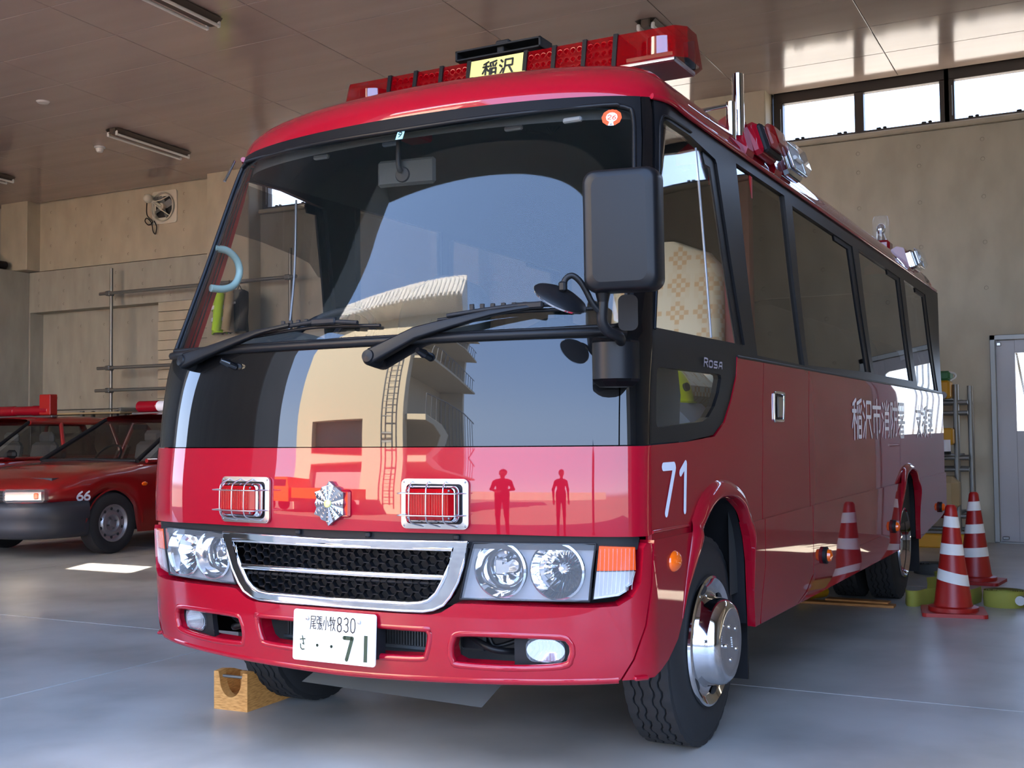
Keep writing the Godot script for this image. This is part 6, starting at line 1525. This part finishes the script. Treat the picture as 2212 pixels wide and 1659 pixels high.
func car(label: String, at: Vector3, number: String, with_bar: int) -> Node3D:
	var C := thing("service_car", label, "car", at, "red service cars parked in the far bays")
	var b := MB.new(); var rows := []
	var arcs := [[-0.86, 0.345], [-3.35, 0.345]]
	var zs := []; var z := 0.0
	while z > -4.36: zs.append(z); z -= 0.055
	for zz in zs:
		var q := car_profile(zz); var low: float = q[0]
		for a in arcs:
			var d: float = absf(zz - a[0])
			if d < a[1]: low = maxf(low, 0.27 + sqrt(a[1] * a[1] - d * d))
		var row := PackedVector3Array(); var hw: float = q[2]; var sh: float = q[1]; var tp: float = q[3]
		low = minf(low, sh - 0.05)
		for p in [[0.94, low], [0.985, lerpf(low, sh, 0.3)], [1.0, lerpf(low, sh, 0.62)], [0.99, lerpf(low, sh, 0.85)], [0.965, sh], [0.90, lerpf(sh, tp, 0.45)], [0.72, lerpf(sh, tp, 0.80)], [0.4, lerpf(sh, tp, 0.96)], [0.0, tp]]: row.append(V(p[0] * hw, p[1], zz))
		for k in range(7, -1, -1): row.append(V(-row[k].x, row[k].y, row[k].z))
		rows.append(row)
	b.grid(rows, false, true)
	var r0: PackedVector3Array = rows[0]
	for k in r0.size() / 2: b.quad(r0[k], r0[k + 1], r0[r0.size() - 2 - k], r0[r0.size() - 1 - k], V(0, 0, 1))
	put("body", b, M.car_red, C)
	b = MB.new(); b.bx(-0.68, 0.68, 0.2, 0.75, -4.2, -0.25); put("underbody", b, M.car_bumper, C)
	# cabin: roof, pillars, panes
	var A := [V(0.70, 0.895, -1.32), V(0.56, 1.325, -2.06), V(0.57, 1.345, -2.5), V(0.56, 1.32, -3.85), V(0.66, 0.90, -4.25)]
	b = MB.new(); rows = []
	for i in 13:
		var t := i / 12.0; var zz := lerpf(-2.04, -3.88, t); var yy := 1.325 + 0.04 * sin(PI * clampf(t * 1.1, 0, 1)); var row := PackedVector3Array()
		for p in [[-0.60, -0.035], [-0.585, 0.0], [-0.53, 0.03], [-0.3, 0.045], [0.0, 0.05], [0.3, 0.045], [0.53, 0.03], [0.585, 0.0], [0.60, -0.035]]: row.append(V(p[0], yy + p[1], zz))
		rows.append(row)
	b.grid(rows, false, true); put("roof", b, M.car_red, C)
	b = MB.new(); b.quad(V(-0.66, 0.895, -1.30), V(0.66, 0.895, -1.30), V(0.54, 1.315, -2.04), V(-0.54, 1.315, -2.04)); put("windscreen", b, M.car_glass, C)
	b = MB.new(); b.tube(PackedVector3Array([V(-0.68, 0.885, -1.29), V(0.0, 0.90, -1.24), V(0.68, 0.885, -1.29)]), 0.018, 8); put("cowl", b, M.black_plastic, C)
	for sg in [-1.0, 1.0]:
		for q in [[V(sg * 0.70, 0.885, -1.28), V(sg * 0.575, 1.325, -2.05), 0.024], [V(sg * 0.76, 0.89, -2.42), V(sg * 0.60, 1.31, -2.50), 0.032], [V(sg * 0.76, 0.89, -3.35), V(sg * 0.60, 1.31, -3.3), 0.032], [V(sg * 0.72, 0.89, -4.22), V(sg * 0.58, 1.31, -3.88), 0.05], [V(sg * 0.59, 1.318, -2.04), V(sg * 0.595, 1.312, -3.9), 0.028], [V(sg * 0.76, 0.885, -1.35), V(sg * 0.76, 0.885, -4.2), 0.022]]:
			b = MB.new(); b.cyl(q[0], q[1], q[2], q[2] * 0.85, 10); put("pillar", b, M.black_plastic if q[2] == 0.024 else M.car_red, C)
		for q in [[-1.36, -2.08, -2.42, -2.50], [-2.42, -2.50, -3.35, -3.3], [-3.35, -3.3, -4.2, -3.86]]:
			b = MB.new(); b.quad(V(sg * 0.765, 0.89, q[0]), V(sg * 0.765, 0.89, q[2]), V(sg * 0.60, 1.30, q[3]), V(sg * 0.60, 1.30, q[1])); put("side_window", b, M.car_glass, C)
		var h := part("headlamp", C)
		b = MB.new(); b.box(V(sg * 0.585, 0.595, -0.045), V(0.38, 0.115, 0.12), Basis(Vector3.UP, -sg * -0.42), 0.02); put("reflector", b, M.chrome, h)
		b = MB.new(); b.box(V(sg * 0.587, 0.595, -0.04), V(0.40, 0.13, 0.13), Basis(Vector3.UP, -sg * -0.42), 0.025); put("lens", b, M.lens_clear, h)
		b = MB.new(); b.box(V(sg * 0.70, 0.595, -0.085), V(0.06, 0.07, 0.118), Basis(Vector3.UP, -sg * -0.45), 0.015); put("turn_signal", b, M.amber, h)
		b = MB.new(); b.ball(V(sg * 0.835, 0.66, -1.25), V(0.012, 0.022, 0.04), 10, 6); put("side_signal", b, M.amber, C)
		for q in arcs:
			car_wheel(C, V(sg * 0.83, 0.295, q[0]), sg)
			b = MB.new(); rows = []
			for lay in [[0.345, 0.84], [0.365, 0.845]]:
				var row := PackedVector3Array()
				for k in 19: row.append(V(sg * lay[1], 0.27 + sin(PI * k / 18) * lay[0], q[0] + cos(PI * k / 18) * lay[0]))
				rows.append(row)
			b.grid(rows); put("arch_trim", b, M.car_red, C)
		b = MB.new(); b.box(V(sg * 0.80, 0.94, -1.62), V(0.15, 0.10, 0.07), Basis(), 0.03); put("door_mirror", b, M.black_plastic, C)
		for zz in [-1.75]:
			var s := part("front_seat", C)
			b = MB.new(); b.box(V(sg * 0.33, 0.78, -2.45), V(0.44, 0.6, 0.14), Basis(Vector3.RIGHT, -0.2), 0.05); put("backrest", b, M.grey_plastic, s)
			b = MB.new(); b.box(V(sg * 0.33, 1.13, -2.52), V(0.26, 0.15, 0.09), Basis(), 0.04); put("headrest", b, M.grey_plastic, s)
	b = MB.new(); b.bx(-0.62, 0.62, 0.70, 0.88, -1.75, -1.35, 0.04); put("dashboard", b, M.trim_dark, C)
	b = MB.new(); var rg := PackedVector3Array()
	for k in 24: rg.append(V(-0.34 + cos(TAU * k / 24) * 0.18, 0.90 + sin(TAU * k / 24) * 0.14, -1.85 - sin(TAU * k / 24) * 0.11))
	b.tube(rg, 0.012, 8, true); put("steering_wheel", b, M.black_plastic, C)
	b = MB.new(); b.box(V(0.0, 1.235, -2.0), V(0.22, 0.06, 0.02), Basis(), 0.01); put("rear_view_mirror", b, M.black_plastic, C)
	# bumper, grille
	b = MB.new(); rows = []
	for lay in [[0.19, 0.0], [0.21, 0.08], [0.30, 0.10], [0.36, 0.085], [0.385, 0.115], [0.47, 0.115], [0.525, 0.10], [0.535, 0.02]]:
		var row := PackedVector3Array()
		var q := [V(-0.84, 0, -0.54), V(-0.83, 0, -0.32), V(-0.76, 0, -0.13), V(-0.60, 0, 0.0), V(-0.35, 0, 0.06), V(0, 0, 0.075), V(0.35, 0, 0.06), V(0.60, 0, 0.0), V(0.76, 0, -0.13), V(0.83, 0, -0.32), V(0.84, 0, -0.54)]
		for w in smooth_path(q, 4):
			var o: Vector3 = (w - V(0, 0, -0.7)).normalized() * (lay[1] - 0.09)
			row.append(V(w.x + o.x, lay[0], w.z + o.z))
		rows.append(row)
	b.grid(rows); put("bumper", b, M.car_bumper, C)
	b = MB.new(); b.bx(-0.38, 0.38, 0.53, 0.64, -0.03, 0.02, 0.01); put("grille", b, M.black_metal_and_hole_shade, C)
	for k in 4:
		b = MB.new(); b.bx(-0.37, 0.37, 0.545 + 0.026 * k, 0.553 + 0.026 * k, 0.015, 0.03); put("grille_slat", b, M.black_plastic, C)
	if number != "":
		b = MB.new(); var f := func(p: Vector2) -> Array: return [V(0.800 + 0.0 * p.x, -p.y, -0.40 - p.x) + V(0.012 + 0.03 * p.x / 0.2, 0, 0), V(1, 0.1, 0.15).normalized()]
		for k in number.length(): strokes(b, number[k], 0.02 + 0.075 * k, -0.62, 0.115, 0.085, 0.009, f)
		put("number", b, M.white_vinyl, C)
	if with_bar > 0:
		var L := part("light_bar", C)
		b = MB.new(); b.cyl(V(-0.18, 1.475, -2.45), V(0.18, 1.475, -2.45), 0.060, 0.060, 20); put("speaker_drum", b, M.white_vinyl if with_bar == 1 else M.red_paint, L)
		for sx in [-0.32, 0.32]:
			b = MB.new(); b.cyl(V(sx - 0.14, 1.475, -2.45), V(sx + 0.14, 1.475, -2.45), 0.066, 0.066, 20); b.ball(V(sx - 0.14, 1.475, -2.45), V(0.04, 0.066, 0.066), 14, 10); b.ball(V(sx + 0.14, 1.475, -2.45), V(0.04, 0.066, 0.066), 14, 10); put("red_dome", b, M.red_paint, L)
		b = MB.new(); b.bx(-0.55, 0.55, 1.385, 1.41, -2.50, -2.40, 0.006); put("bracket", b, M.dull_steel, L)
	return C

func cars() -> void:
	car("red station wagon numbered 66 with grey bumper, parked nearest the bus", V(-7.25, 0, -4.14), "66", 1)
	var c2 := car("red station wagon with red roof lamps, behind car 66", V(-10.15, 0, -4.55), "", 2)
	car("red station wagon mostly hidden behind the bus front", V(-4.50, 0, -4.38), "", 0)
	var S2 := thing("signal_box", "small bright red signal box on the roof of the far car", "box", V(-9.72, 1.415, -7.0))
	var b := MB.new(); b.bx(-0.10, 0.10, 0, 0.26, -0.06, 0.06, 0.01); put("body", b, M.cone_red, S2)
